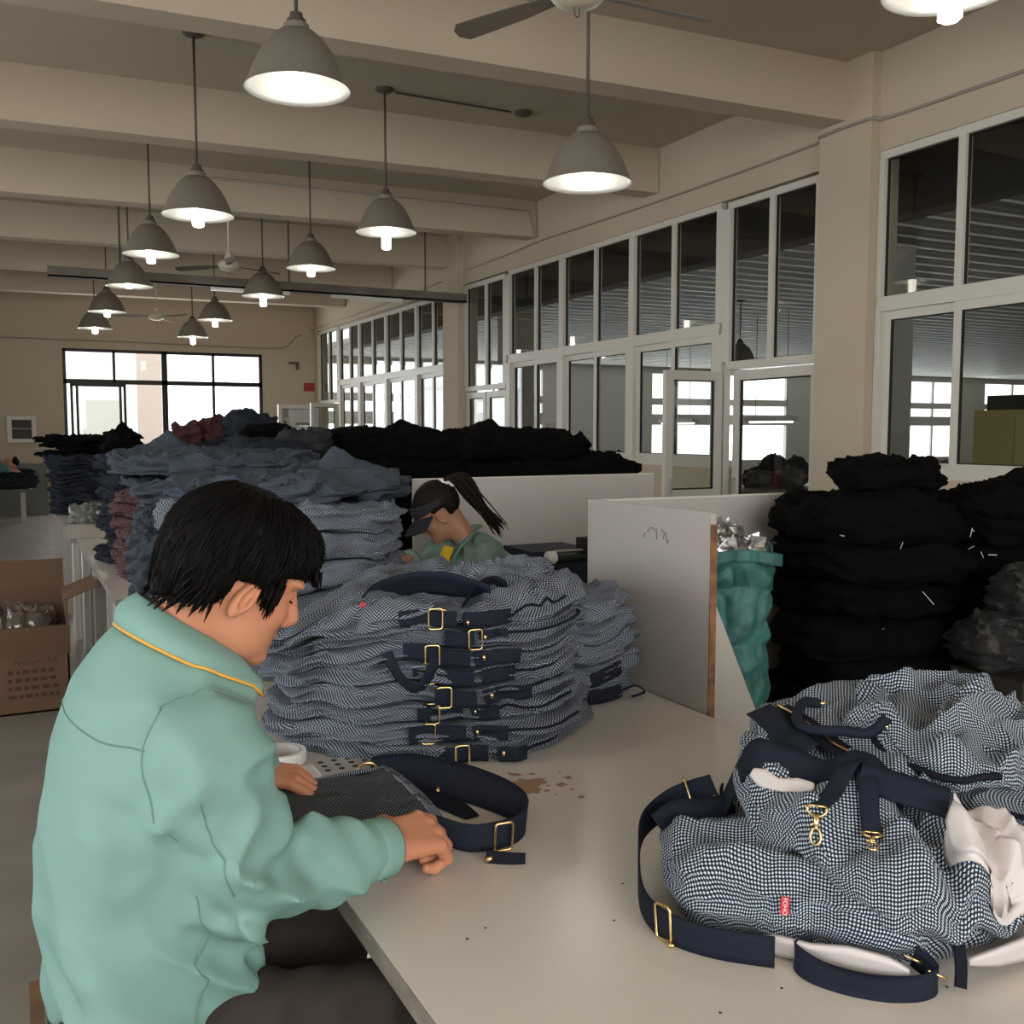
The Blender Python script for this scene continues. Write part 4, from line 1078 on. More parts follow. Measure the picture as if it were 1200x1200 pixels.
sh = Slab(.57, 1.86, TZ + .004, .2, .2, .034, seed=402, outline=oh, nt=260, m1=40, m2=14, m3=3, wr=.003, fine=.0015, top=.005, lump=.0, warp=lambda G: np.concatenate([G[..., :2], G[..., 2:] + .03 * sstep(.7, .3, G[..., :1])], -1))
sh.build('bag_body', GREYCLOTH, held, planar=True)
edge = [(.405, 1.935, .832), (.47, 1.966, .829), (.56, 1.988, .824), (.65, 2.008, .820), (.695, 2.012, .818)]
hem_band(held, edge, (-.2, .95, -.25), .026, .006, WEAVE, 'checked_hem')
hem_band(held, [(.712, 2.01, .817), (.716, 1.93, .818), (.714, 1.82, .819), (.705, 1.72, .821), (.69, 1.655, .824)], (1, .05, -.3), .024, .006, WEAVE, 'checked_hem')
V, F = ribbon([(.69, 2.05, .808), (.76, 2.005, .81), (.825, 1.885, .812), (.868, 1.76, .812), (.873, 1.665, .811), (.83, 1.605, .811), (.775, 1.588, .812), (.72, 1.60, .813), (.67, 1.64, .828)], np.array([(.55, .5, .75), (.6, .5, .7), (.65, .35, .75), (.6, .1, .9), (.2, 0, 1), (0, .0, 1), (0, .1, 1), (0, .1, 1), (0, .1, 1)]), [.05, .075, .08, .07, .055, .05, .05, .05, .046], .0035, 10)
obj('strap', V, F, NAVY, held)
V, F = ribbon([(.735, 2.0, .792), (.76, 1.93, .787), (.785, 1.84, .785), (.80, 1.75, .784)], (1, .3, .0), [.05, .07, .06, .03], .003, 8); obj('strap', V, F, NAVYD, held)
rect_ring((.785, 1.581, .81), (1, -.1, 0), (0, -.12, 1), .034, .054, .0026).build('buckle', GOLD, held, smooth=True)
V, F = ribbon([(.74, 1.56, .79), (.775, 1.535, .788), (.80, 1.525, .786)], (.1, .3, 1), .022, .008, 6); obj('zip_end', V, F, NAVYD, held)
MB().tube([(.735, 1.555, .786), (.748, 1.55, .79)], .005, 8).build('stud', GOLD, held, smooth=True)
MB().tube(spline([(.655, 2.03, .812), (.665, 2.04, .823), (.69, 2.04, .823), (.70, 2.03, .812)], 5), .003, 8).build('metal_ring', GOLD, held, smooth=True)
MB().tube([(.775, 1.87, .80), (.785, 1.885, .805)], .004, 8).build('stud', GOLD, held, smooth=True)
t = thing('tape_roll', 'roll of white tape lying on the table by the man\'s left hand', 'tape', (.555, 2.27, TZ))
MB().lathe((.545, 2.265, TZ + .001), [(.046, 0), (.057, 0), (.058, .002), (.058, .024), (.057, .026), (.046, .026), (.046, 0)], 40).build('tape', WHITE, t, smooth=True, angle=.6)
MB().lathe((.545, 2.265, TZ + .001), [(.043, .0005), (.0458, .0005), (.0458, .0265), (.043, .0265), (.043, .0005)], 40).build('core', BOARD, t, smooth=True, angle=.6)
t = thing('tool_tray', 'small grey plastic tray with holes under the stack edge by the tape', 'tray', (.66, 2.12, TZ))
DIRT = mat('rust_stain', (.36, .22, .14), .6)
tb = MB().box(.60, .74, 2.125, 2.215, TZ + .0005, TZ + .006); tb.build('tray', STEEL, t)
hb = MB()
for i in range(4):
    for j in range(3): hb.lathe((.62 + i * .032, 2.14 + j * .03, TZ + .0062), [(0, 0), (.007, 0), (.007, .0006), (0, .0006)], 12)
hb.build('hole', RUBBER, t)
# worn patch where the laminate has flaked off
rs = np.random.RandomState(3); wb = MB()
for i in range(26):
    x, y = 1.0 + rs.normal() * .045, 1.86 + rs.normal() * .04; r = abs(rs.normal()) * .007 + .003
    pts = [(x + r * math.cos(a) * rs.uniform(.5, 1.6), y + r * math.sin(a) * rs.uniform(.5, 1.6), TZ + .0005 + i * .00003) for a in np.linspace(0, 2 * math.pi, 9)[:-1]]
    wb.add(pts, [tuple(range(8))])
pts = [(.985 + .055 * math.cos(a) * rs.uniform(.7, 1.1), 1.875 + .03 * math.sin(a) * rs.uniform(.6, 1.1), TZ + .0018) for a in np.linspace(0, 2 * math.pi, 19)[:-1]]
wb.add(pts + [(.985, 1.875, TZ + .0018)], [(k, (k + 1) % 18, 18) for k in range(18)])
wb.build('worn_patch', DIRT, T1, label='worn brown patch in the table laminate', kind='stuff')
kb = MB()
for i in range(16):
    x, y = rs.uniform(.55, 1.15), rs.uniform(.85, 1.45); kb.lathe((x, y, TZ + .0004), [(0, 0), (.0022, 0), (.0022, .0006), (0, .0006)], 6)
kb.build('speck', RUBBER, T1)

# ================================================================ THE MAN IN THE GREEN JACKET
MAN = thing('person', 'man in pale green work jacket seated at the table, bent over a bag', 'person', (.16, 1.62, 0))
Y0 = 1.615
def rotm(yaw, pitch, roll=0.):
    a, b_, c = math.radians(yaw), math.radians(pitch), math.radians(roll)
    Rz = np.array([[math.cos(a), -math.sin(a), 0], [math.sin(a), math.cos(a), 0], [0, 0, 1]])
    Ry = np.array([[math.cos(b_), 0, math.sin(b_)], [0, 1, 0], [-math.sin(b_), 0, math.cos(b_)]])
    Rx = np.array([[1, 0, 0], [0, math.cos(c), -math.sin(c)], [0, math.sin(c), math.cos(c)]])
    return Rz @ Ry @ Rx
HR = rotm(3, 28, 3); HC = np.array([.313, 1.578, 1.328])
def tohead(p): return (p - HC) @ HR
def fromhead(p): return np.asarray(p) @ HR.T + HC
def head_sdf(p, female=False):
    q = tohead(p) if not female else p
    d = ell(q, (-.012, 0, .035), (.098, .078, .092))
    d = smin(d, ell(q, (.028, 0, -.025), (.068, .063, .098)), .03)
    d = smin(d, ell(q, (.05, 0, -.082), (.048, .050, .045)), .03)           # jaw
    d = smin(d, ell(q, (.088, 0, -.106), (.018, .022, .016)), .02)           # chin
    for s_ in (-1, 1):
        d = smin(d, ell(q, (.062, s_ * .036, -.030), (.032, .026, .028)), .02)  # cheek
        d = smin(d, ell(q, (.084, s_ * .03, .026), (.016, .028, .010)), .014)   # brow
        d = smax(d, -ell(q, (.1, s_ * .031, .002), (.018, .019, .012)), .012)   # socket
        d = smin(d, ell(q, (.078, s_ * .031, .001), (.0155, .0145, .0115)), .004) # lid over eye
        d = smin(d, ell(q, (.102, s_ * .011, -.040), (.013, .009, .009)), .008)  # nostril
        # ear: rim and lobe round a hollow
        er = np.array([[.95, 0, .28], [0, 1, 0], [-.28, 0, .95]])
        e = ell(q, (.008, s_ * .080, -.026), (.015, .012, .034), er)
        e = smax(e, -ell(q, (.012, s_ * .089, -.021), (.009, .012, .023), er), .004)
        e = smin(e, ell(q, (.019, s_ * .080, -.029), (.004, .007, .009)), .004)
        d = smin(d, e, .008)
    d = smin(d, cone(q, (.090, 0, .018), (.116, 0, -.030), .009, .0125), .012)   # nose
    d = smin(d, ell(q, (.094, 0, -.064), (.012, .022, .007)), .006)
    d = smin(d, ell(q, (.092, 0, -.077), (.012, .020, .007)), .006)
    d = smax(d, -ell(q, (.108, 0, -.0705), (.012, .022, .0022)), .003)
    return d
NB = np.array([.215, 1.61, 1.20])
def skin_sdf(p):
    d = head_sdf(p)
    n0 = fromhead((-.03, 0, -.03)); d = smin(d, cone(p, n0, NB, .058, .064), .03)
    return d
V, F = nets(skin_sdf, (.14, 1.46, 1.13), (.50, 1.70, 1.49), .0031)
V = relax(V, F, 1, .4)
bodyV, bodyF = [V], [F]
# hands, in their own frame: x towards the fingers, z up from the back of the hand, y to the thumb side
def hand(palm_len, fingers, thumb, T_, h=.0021):
    """fingers: list of joint lists in hand space, with radii"""
    lo = np.min([np.min(np.array(f)[:, :3], 0) for f in fingers + [thumb]] + [np.array([-.06, -.045, -.03])], 0) - .018
    hi = np.max([np.max(np.array(f)[:, :3], 0) for f in fingers + [thumb]] + [np.array([.09, .045, .03])], 0) + .018
    def fn(q):
        d = cone(q, (-.055, 0, .0), (-.005, 0, 0), .025, .027)                      # wrist
        d = np.minimum(d, 9)
        palm = np.full(len(q), 9.)
        for y, a, b_ in ((-.028, -.008, palm_len - .010), (-.010, -.004, palm_len), (.009, 0, palm_len + .002), (.026, .004, palm_len - .004)):
            palm = smin(palm, cone(q, (a, y * .75, -.002), (b_, y, 0), .0155, .0115), .012)
        d = smin(d, palm, .018)
        for f in fingers:
            f = np.array(f); g = np.full(len(q), 9.)
            for a, b_ in zip(f, f[1:]): g = smin(g, cone(q, a[:3], b_[:3], a[3], b_[3]), .003)
            d = smin(d, g, .005)
        f = np.array(thumb); g = np.full(len(q), 9.)
        for a, b_ in zip(f, f[1:]): g = smin(g, cone(q, a[:3], b_[:3], a[3], b_[3]), .004)
        return smin(d, g, .008)
    V, F = nets(fn, lo, hi, h)
    V = relax(V, F, 1, .4)
    return V @ np.array(T_[0]).T + np.array(T_[1]), F
def frame(xd, zd):
    xd = np.array(xd, float); xd /= np.linalg.norm(xd); zd = np.array(zd, float); zd -= xd * zd.dot(xd); zd /= np.linalg.norm(zd)
    return np.stack([xd, np.cross(zd, xd), zd], 1)
def curl(base, yaw, bends, lens, rad):
    """finger chain curling downwards (towards the palm)"""
    p = np.array(base, float); out = [(*p, rad[0])]; a = 0.
    for bd, L, r in zip(bends, lens, rad[1:]):
        a += math.radians(bd); d = np.array([math.cos(a) * math.cos(yaw), math.cos(a) * math.sin(yaw), -math.sin(a)])
        p = p + d * L; out.append((*p, r))
    return out
# right hand: closed fist pinching the small snips, back of the hand up
RW = np.array([.535, 1.532, .866])
fr = frame((.84, .30, -.10), (-.05, -.42, .9))
rf = [curl((.082, -.031, 0), -.10, (48, 82, 62), (.034, .022, .017), (.0108, .0092, .0082, .0072)),
      curl((.090, -.011, .002), -.03, (42, 84, 62), (.040, .026, .019), (.0115, .0098, .0088, .0076)),
      curl((.091, .010, .002), .04, (36, 82, 60), (.042, .027, .019), (.0115, .0098, .0088, .0076)),
      curl((.085, .029, 0), .10, (24, 62, 48), (.040, .025, .019), (.0112, .0096, .0086, .0074))]
rt = [(.012, .030, -.010, .0165), (.045, .050, -.020, .0135), (.078, .048, -.028, .0112), (.104, .036, -.036, .0092)]
Vh, Fh = hand(.085, rf, rt, (fr * 1.22, RW))
bodyV.append(Vh); bodyF.append(Fh)
# left hand: flat on the cloth, thumb pressed across the hem
LWp = np.array([.415, 1.965, .872])
fl = frame((.84, -.40, -.16), (.10, -.25, .95)) @ np.diag([1, -1, 1])
lf = [curl((.082, -.031, 0), -.50, (42, 55, 40), (.033, .022, .018), (.0105, .0092, .0084, .0074)),
      curl((.090, -.011, .002), -.40, (38, 55, 40), (.040, .026, .020), (.0112, .0096, .0088, .0078)),
      curl((.091, .010, .002), -.32, (34, 52, 38), (.043, .028, .020), (.0112, .0096, .0088, .0078)),
      curl((.085, .029, 0), -.24, (28, 48, 36), (.040, .025, .020), (.011, .0096, .0086, .0076))]
lt = [(.008, .030, -.006, .0168), (.036, .058, -.010, .0145), (.074, .074, -.018, .0125), (.110, .080, -.024, .0105)]
Vh, Fh = hand(.085, lf, lt, (fl, LWp)); Fh = [f[::-1] for f in Fh]
bodyV.append(Vh); bodyF.append(np.array(Fh))
off = 0; AV = []; AF = []
for v, f in zip(bodyV, bodyF): AV.append(v); AF.append(np.asarray(f) + off); off += len(v)
BV, BF = np.concatenate(AV), np.concatenate(AF)
BV, BF = bridge(BV, BF, RW + fr @ np.array([-.09, 0, 0]), [(.285, 1.43, .89), (.235, 1.45, 1.08)], NB + (0, -.06, -.01))
BV, BF = bridge(BV, BF, LWp + fl @ np.array([-.09, 0, 0]), [(.30, 1.90, .90), (.245, 1.79, 1.08)], NB + (0, .06, -.01))
obj('body', BV, BF, SKIN, MAN)
# brow, lash line and nails
eb = MB()
for s_ in (-1, 1):
    eb.tube([fromhead(p) for p in ((.099, s_ * .014, .024), (.097, s_ * .030, .031), (.086, s_ * .048, .026))], [.0035, .0042, .002], 8)
    eb.tube([fromhead(p) for p in ((.0935, s_ * .019, -.001), (.0945, s_ * .031, -.006), (.086, s_ * .044, -.003))], .0014, 6)
eb.build('eyebrow', HAIR, MAN, smooth=True)
NAIL = mat('fingernail', (.66, .42, .33), .3)
nb_ = MB()
def nail(fr_, o_, chain, up):
    a, b_ = np.array(chain[-2][:3]), np.array(chain[-1][:3]); d = (b_ - a) / np.linalg.norm(b_ - a); s_ = np.cross(up, d); s_ /= np.linalg.norm(s_); n_ = np.cross(d, s_)
    c = b_ + n_ * chain[-1][3] * .82 + d * .001
    pts = []
    for v in (-1, 0, 1):
        for u_ in (-1, 0, 1): pts.append(c + d * v * .0055 + s_ * u_ * .0045 - n_ * (.0016 * abs(u_)))
    pts = [fr_ @ p + o_ for p in pts]
    nb_.add(pts, [(0, 1, 4, 3), (1, 2, 5, 4), (3, 4, 7, 6), (4, 5, 8, 7)])
nail(fl, LWp, lt, np.array([0, 0, 1.])); nail(fr * 1.22, RW, rt, np.array([0, 0, 1.]))
nb_.build('fingernails', NAIL, MAN, smooth=True)
# hair: a thick cap of short straight hair falling to the ear and the nape
def hair_sdf(p):
    q = tohead(p)
    d = ell(q, (-.010, 0, .040), (.114, .100, .098))
    d = smin(d, ell(q, (-.052, 0, -.008), (.066, .090, .105)), .03)
    d = smin(d, ell(q, (.052, 0, .070), (.056, .074, .045)), .03)      # fringe mass
    # face opening: lower front, stepping round the ear
    face = smax(smax(-(q[:, 0] - .030 - .35 * np.maximum(q[:, 2] + .01, 0)), q[:, 2] - .050 + .20 * np.abs(q[:, 1]), .012), -1 - 0 * q[:, 0], .01)
    d = smax(d, -face, .008)
    side = smax(smax(-(q[:, 0] + .020), q[:, 0] - .028, .006), q[:, 2] - .0, .006)   # round the ear
    d = smax(d, -side, .008)
    d = smax(d, -(q[:, 2] + .034 - .50 * q[:, 0] + .004 * np.sin(q[:, 1] * 60)), .01)         # nape line
    n = np.stack([np.arctan2(q[:, 1], q[:, 0] + .02) * 9, q[:, 2] * 9, q[:, 0] * 6], 1)
    d = d - .004 * noise(n) - .0025 * noise(np.stack([np.arctan2(q[:, 1], q[:, 0] + .02) * 28, q[:, 2] * 14, q[:, 1] * 20], 1))
    return d
V, F = nets(hair_sdf, (.12, 1.42, 1.20), (.52, 1.74, 1.53), .0042)
hairo = obj('hair', V, F, HAIR, MAN)
ht = BVHTree.FromPolygons([tuple(v) for v in V], [tuple(int(i) for i in f) for f in F])
# strands lying over the cap, pointed at the tips
st = MB(); rs = np.random.RandomState(8); crown = np.array([-.06, .0, .13])
for i in range(1700):
    a = rs.uniform(0, 2 * math.pi); e0 = rs.uniform(.05, 1.55)
    def sph(e): return np.array([math.cos(a) * math.sin(e), math.sin(a) * math.sin(e), math.cos(e)])
    pts = []
    ln = rs.uniform(.35, .7)
    for t_ in np.linspace(0, 1, 5):
        q = np.array([-.02, 0, .03]) + sph(e0 + ln * t_ + .35) * .16
        w0 = fromhead(q); c0 = fromhead((-.02, 0, .03))
        hit = ht.ray_cast(Vector(w0), Vector(c0 - w0).normalized())
        if hit[0] is None: break
        pts.append(np.array(hit[0]) + np.array(hit[1]) * (.0012 + .004 * t_ * rs.uniform(0, 1)))
    if len(pts) < 4: continue
    if np.linalg.norm(np.diff(pts, axis=0), axis=1).max() > .05: continue
    pts[-1] = pts[-1] + (pts[-1] - pts[-2]) * .35
    st.tube(pts, np.linspace(.0026, .0004, len(pts)), 4)
# hanging points along the fringe, the sideburn and the nape
for i in range(260):
    k = i % 4
    if k == 0: xx = rs.uniform(-.10, -.03); q0 = np.array([xx, rs.choice([-1, 1]) * rs.uniform(.02, .08), -.020 + .50 * xx]); dr = np.array([-.010, 0, -.022])
    elif k == 1: xx = rs.uniform(.024, .056); q0 = np.array([xx, -.080 + rs.normal() * .003, rs.uniform(.0, .03)]); dr = np.array([.004, .004, -.040 + .5 * abs(xx - .042)])
    elif k == 2: q0 = np.array([.098 + rs.normal() * .006, rs.uniform(-.06, .06), .058]); dr = np.array([.014, 0, -.022])
    else: q0 = np.array([rs.uniform(-.085, -.035), -.088 + rs.normal() * .004, -.02 + rs.normal() * .015]); dr = np.array([-.004, .006, -.035])
    j = rs.normal(size=3) * .004
    if k in (0, 3):
        hh = ht.find_nearest(Vector(fromhead(q0))); q0 = tohead(np.array(hh[0]))
    st.tube([fromhead(q0), fromhead(q0 + dr * .5 + j * .5), fromhead(q0 + dr + j)], [.0034, .0026, .0005], 4)
st.build('hair_strands', HAIR, hairo, smooth=True)

# ---- jacket
SHR, ELR, WRR = np.array([.235, 1.435, 1.085]), np.array([.285, 1.428, .890]), np.array([.500, 1.512, .865])
SHL, ELL, WRL = np.array([.245, 1.80, 1.09]), np.array([.30, 1.90, .90]), np.array([.405, 1.97, .874])
zt = np.array([.60, .70, .84, .97, 1.07, 1.17, 1.225, 1.27, 1.31])
cx_ = np.array([.165, .163, .155, .170, .188, .212, .225, .232, .235])
aa_ = np.array([.135, .139, .140, .150, .150, .138, .112, .075, .05])
bb_ = np.array([.205, .205, .205, .205, .200, .165, .115, .075, .05])
def jacket_sdf(p):
    z = p[:, 2]
    c, a, b_ = np.interp(z, zt, cx_), np.interp(z, zt, aa_), np.interp(z, zt, bb_)
    x, y = (p[:, 0] - c) / a, (p[:, 1] - Y0) / b_
    e = (np.abs(x) ** 2.5 + np.abs(y) ** 2.5) ** .4
    d = (e - 1) * np.minimum(a, b_) * .9
    d = smax(d, z - 1.243 + .45 * (p[:, 0] - .17), .02); d = smax(d, .655 + .03 * np.sin(p[:, 1] * 14) - z + .25 * np.maximum(p[:, 0] - .2, 0) * -1, .012)
    for S_, E_, W_, sg in ((SHR, ELR, WRR, -1), (SHL, ELL, WRL, 1)):
        arm = smin(cone(p, S_, E_, .088, .079), cone(p, E_, W_, .079, .050), .035)
        d = smin(d, arm, .022)
        d = smin(d, ell(p, S_ + (-.01, -sg * .02, .0), (.085, .075, .066)), .05)
    # cloth: long drapes from the shoulder blade to the waist, gathers at the elbow, small wrinkles
    q = np.stack([p[:, 0] * 4 + p[:, 2] * 2.2, p[:, 1] * 6, p[:, 2] * 2.4 - p[:, 0] * 2], 1)
    w_ = .016 * fold(q + 3.3) * sstep(1.15, .95, z)
    q2 = np.stack([p[:, 0] * 9, p[:, 1] * 9, p[:, 2] * 16 + p[:, 0] * 8], 1)
    low = sstep(.95, .75, z)
    w_ = w_ + (.008 * noise(q2) + .016 * fold(q2 * .6 + 8) * low) * sstep(1.2, 1.0, z)
    for E_ in (ELR, ELL):
        r = np.linalg.norm(p - E_, axis=1)
        t_ = (p - E_) @ (np.array([.6, .2, .75]) / 1.0)
        w_ = w_ + .011 * np.sin(t_ * 80 + 2.5 * noise(p * 9)) * np.exp(-(r / .11) ** 2)
    ra = (p - (SHR + ELR) / 2); w_ = w_ + .011 * fold(np.stack([p[:, 0] * 7 + p[:, 2] * 5, p[:, 1] * 5, p[:, 2] * 9 - p[:, 0] * 5], 1)) * np.exp(-(np.linalg.norm(ra, axis=1) / .16) ** 2)
    rf_ = (p - (ELR + WRR) / 2); w_ = w_ + .008 * np.sin((rf_ @ np.array([.93, .36, -.1])) * 75 + 3 * noise(p * 8) + rf_[:, 2] * 30) * np.exp(-(np.linalg.norm(rf_, axis=1) / .12) ** 2)
    w_ = w_ * (.3 + .7 * sstep(.03, .13, p[:, 0])) * (1 + .35 * sstep(.12, .25, p[:, 0]))
    for W_ in (WRR, WRL): w_ = w_ * sstep(.03, .13, np.linalg.norm(p - W_, axis=1))
    return d - w_
V, F = nets(jacket_sdf, (-.06, 1.28, .60), (.60, 2.10, 1.30), .0065)
V = relax(V, F, 1, .5)
jack = obj('jacket', V, F, JACKET, MAN)
jt = BVHTree.FromPolygons([tuple(v) for v in V], [tuple(int(i) for i in f) for f in F])
def onto(tree, pts, out=.001):
    r = []
    for p in pts:
        h_ = tree.find_nearest(Vector(p)); r.append(np.array(h_[0]) + np.array(h_[1]) * out)
    return np.array(r)
sm_ = MB()
for ln in ([(.17, 1.42, 1.20), (.155, 1.41, 1.13), (.16, 1.40, 1.06), (.19, 1.385, .99)],                    # armhole, back
           [(.17, 1.42, 1.20), (.21, 1.425, 1.235), (.27, 1.44, 1.22), (.31, 1.45, 1.17)],                   # armhole, top
           [(.165, 1.41, 1.11), (.10, 1.46, 1.12), (.06, 1.53, 1.135), (.05, 1.62, 1.14), (.06, 1.72, 1.135)],  # yoke
           [(.215, 1.34, 1.05), (.235, 1.34, .97), (.25, 1.345, .90)],                                          # sleeve seam
           [(.215, 1.40, .90), (.225, 1.41, .80), (.23, 1.41, .68)]):                                        # side seam
    sm_.tube(onto(jt, spline(ln, 8), .0004), .0013, 6)
sm_.build('seam_stitching', JSEAM, jack, smooth=True)
# cuffs
for E_, W_, nm in ((ELR, WRR, 1), (ELL, WRL, 0)):
    u = (W_ - E_) / np.linalg.norm(W_ - E_); c0 = W_ - u * .010
    s1_ = np.cross(u, (0, 0, 1)); s1_ /= np.linalg.norm(s1_); s2_ = np.cross(u, s1_)
    prof = [(.051, .0), (.0515, .02), (.050, .045), (.047, .050), (.043, .045), (.042, .0)]
    V = [c0 + u * q * 1.1 + (s1_ * math.cos(t) + s2_ * math.sin(t) * .96) * r for r, q in prof for t in np.linspace(0, 2 * math.pi, 33)[:-1]]
    F = [(i * 32 + j, i * 32 + (j + 1) % 32, (i + 1) % 6 * 32 + (j + 1) % 32, (i + 1) % 6 * 32 + j) for i in range(6) for j in range(32)]
    cuff = obj('cuff', V, F, JACKET, MAN)
    if nm:
        k = c0 + u * .022 + s2_ * .0 + (s1_ * .55 + s2_ * -.0 + np.array([0, 0, -.8])) / 1.0 * .0535
        MB().lathe(k, [(0, -.002), (.0055, -.002), (.0055, .002), (0, .0025)], 12).build('cuff_button', JSEAM, cuff, smooth=True)
# collar: a turned-down band round the neck with yellow piping on its lower edge
def collar_pts(t, e):
    """t from -1 (right point) over 0 (nape) to 1 (left point); e 0 top fold, 1 outer edge"""
    a = math.pi - t * 2.35                               # bearing round the neck, pi = nape
    ctr = np.array([.245, 1.608, 1.252]); fwd = math.cos(a)
    ti = ctr + np.array([.075 * math.cos(a), .078 * math.sin(a), -.05 * fwd])
    wd = .062 + .012 * abs(t) ** 3
    ou = ti + np.array([math.cos(a) * .034 + .018 * abs(t), math.sin(a) * .05, -.045 - .03 * abs(t) ** 2])
    return ti + (ou - ti) * e + np.array([math.cos(a), math.sin(a), .3]) * .012 * math.sin(math.pi * min(e * 1.0, 1)) 
nt_, ne_ = 49, 9
G = np.array([[collar_pts(t, e) for e in np.linspace(0, 1, ne_)] for t in np.linspace(-1, 1, nt_)])
for ij in np.ndindex(nt_, ne_):
    h_ = jt.find_nearest(Vector(G[ij])); n3 = np.array(h_[1]); sd_ = (G[ij] - np.array(h_[0])) @ n3; need = .0025 + .006 * math.sin(math.pi * min(1, ij[1] / 8 * .9))
    if sd_ < need and ij[1] > 1: G[ij] = G[ij] + n3 * (need - sd_)
inner = G.copy(); 
for i, t in enumerate(np.linspace(-1, 1, nt_)):
    a = math.pi - t * 2.35; inner[i] -= np.array([math.cos(a), math.sin(a), .25]) * .004
V = np.concatenate([G.reshape(-1, 3), inner.reshape(-1, 3)]); n_ = nt_ * ne_; F = []
for i in range(nt_ - 1):
    for j in range(ne_ - 1):
        a, b_, c, d_ = i * ne_ + j, i * ne_ + j + 1, (i + 1) * ne_ + j + 1, (i + 1) * ne_ + j
        F += [(a, d_, c, b_), (a + n_, b_ + n_, c + n_, d_ + n_)]
    for j in (0, ne_ - 1):
        a, d_ = i * ne_ + j, (i + 1) * ne_ + j; F.append((a, a + n_, d_ + n_, d_) if j == 0 else (a, d_, d_ + n_, a + n_))
for i in (0, nt_ - 1):
    for j in range(ne_ - 1):
        a, b_ = i * ne_ + j, i * ne_ + j + 1; F.append((a, b_, b_ + n_, a + n_) if i == 0 else (a, a + n_, b_ + n_, b_))
col = obj('collar', V, F, JACKET, MAN)
MB().tube(np.concatenate([G[:, -1], ]), .0026, 8).build('yellow_piping', PIPE, col, smooth=True)
# trousers, shoes
def leg_sdf(p):
    d = np.full(len(p), 9.)
    for y0_, y1_, y2_ in ((1.52, 1.47, 1.47), (1.71, 1.74, 1.74)):
        hp, kn, an = np.array([.17, y0_, .625]), np.array([.495, y1_, .61]), np.array([.50, y2_, .13])
        d = smin(d, smin(cone(p, hp, kn, .096, .076), cone(p, kn, an, .074, .052), .03), .03)
    d = smin(d, ell(p, (.15, Y0, .635), (.115, .17, .10)), .05)
    q = np.stack([p[:, 0] * 9, p[:, 1] * 9, p[:, 2] * 12], 1)
    return d - .006 * fold(q) - .004 * noise(q * 2)
V, F = nets(leg_sdf, (-.08, 1.34, .06), (.70, 1.88, .78), .011)
V = relax(V, F, 2, .5); obj('trousers', V, F, TROUS, MAN)
for y in (1.47, 1.74):
    def shoe(p):
        d = smin(ell(p, (.60, y, .05), (.12, .045, .05)), cone(p, (.50, y, .06), (.50, y, .13), .05, .048), .03); return smax(d, -(p[:, 2] - .004), .004)
    V, F = nets(shoe, (.42, y - .08, -.01), (.76, y + .08, .2), .008); obj('shoe', V, F, RUBBER, MAN)
# small snips in the right hand
tip = fr @ np.array([.118, .030, -.035]) + RW
t = thing('thread_snips', 'small dark thread snips held in the man\'s right hand', 'snips', tuple(tip))
d_ = fr @ np.array([.8, .45, .25]); d_ /= np.linalg.norm(d_)
MB().tube([tip - d_ * .045, tip - d_ * .01, tip + d_ * .02], [.004, .0045, .003], 8).build('handle', RUBBER, t, smooth=True)
MB().tube([tip + d_ * .018, tip + d_ * .05], [.003, .0006], 6).build('blade', mat('blade_steel', (.5, .48, .42), .3, .9), t, smooth=True)
# wooden chair under him: seat on four legs with a low back rail
CW = mat('chair_wood', (.20, .10, .05), .55, noise_amt=.4, noise_scale=12)
t = thing('wooden_chair', 'brown wooden chair under the man, only a corner of its back showing', 'chair', (.1, 1.61, 0))
MB().box(-.024, .34, 1.42, 1.80, .48, .515).build('seat', CW, t)
for x, y in ((.0, 1.43), (.0, 1.75), (.29, 1.43), (.29, 1.75)): MB().box(x, x + .04, y, y + .04, 0, .48).build('leg', CW, t)
for y in (1.58, 1.70): MB().box(.002, .02, y, y + .035, .48, .645).build('back_post', CW, t)
MB().box(.0, .02, 1.57, 1.74, .57, .655).build('back_rail', CW, t)
# ================================================================ THE WOMAN BEHIND THE STACK
WOM = thing('person', 'woman in sage green jacket and navy cap, ponytail, bent over her work', 'person', (1.85, 3.93, 0))
HR2 = rotm(160, 38, -4); HC2 = np.array([1.655, 3.965, 1.205])
def th2(p): return (p - HC2) @ HR2
def fh2(p): return np.asarray(p) @ HR2.T + HC2
NB2 = np.array([1.765, 3.925, 1.085])
def wskin(p):
    d = head_sdf(th2(p) * 1.06, True) / 1.06
    d = smin(d, cone(p, fh2((-.03, 0, -.03)), NB2, .046, .05), .03)
    hd = np.full(len(p), 9.)                            # right hand, resting on the cloth: palm, four fingers and thumb
    w0, w1 = np.array([1.545, 4.03, 1.0]), np.array([1.475, 3.985, .985])
    hd = smin(hd, cone(p, w0, w1, .022, .027), .01)
    for k in range(4):
        b_ = w1 + np.array([.010 * (k - 1.5), -.018 * (k - 1.5), .002]); e_ = b_ + np.array([-.045 + .006 * abs(k - 1), -.026, -.020])
        hd = smin(hd, cone(p, b_, e_, .0105, .008), .003)
    hd = smin(hd, cone(p, w0 + (-.02, -.025, -.004), w0 + (-.06, -.065, -.014), .012, .009), .006)
    return np.minimum(d, hd)
V, F = nets(wskin, (1.38, 3.80, .94), (1.86, 4.12, 1.35), .0048)
V, F = bridge(relax(V, F, 1, .4), F, np.array([1.56, 4.03, 1.0]), [(1.63, 4.11, .93), (1.74, 4.05, 1.02)], NB2 + (0, .05, -.01), .02)
obj('body', V, F, SKIN2, WOM)
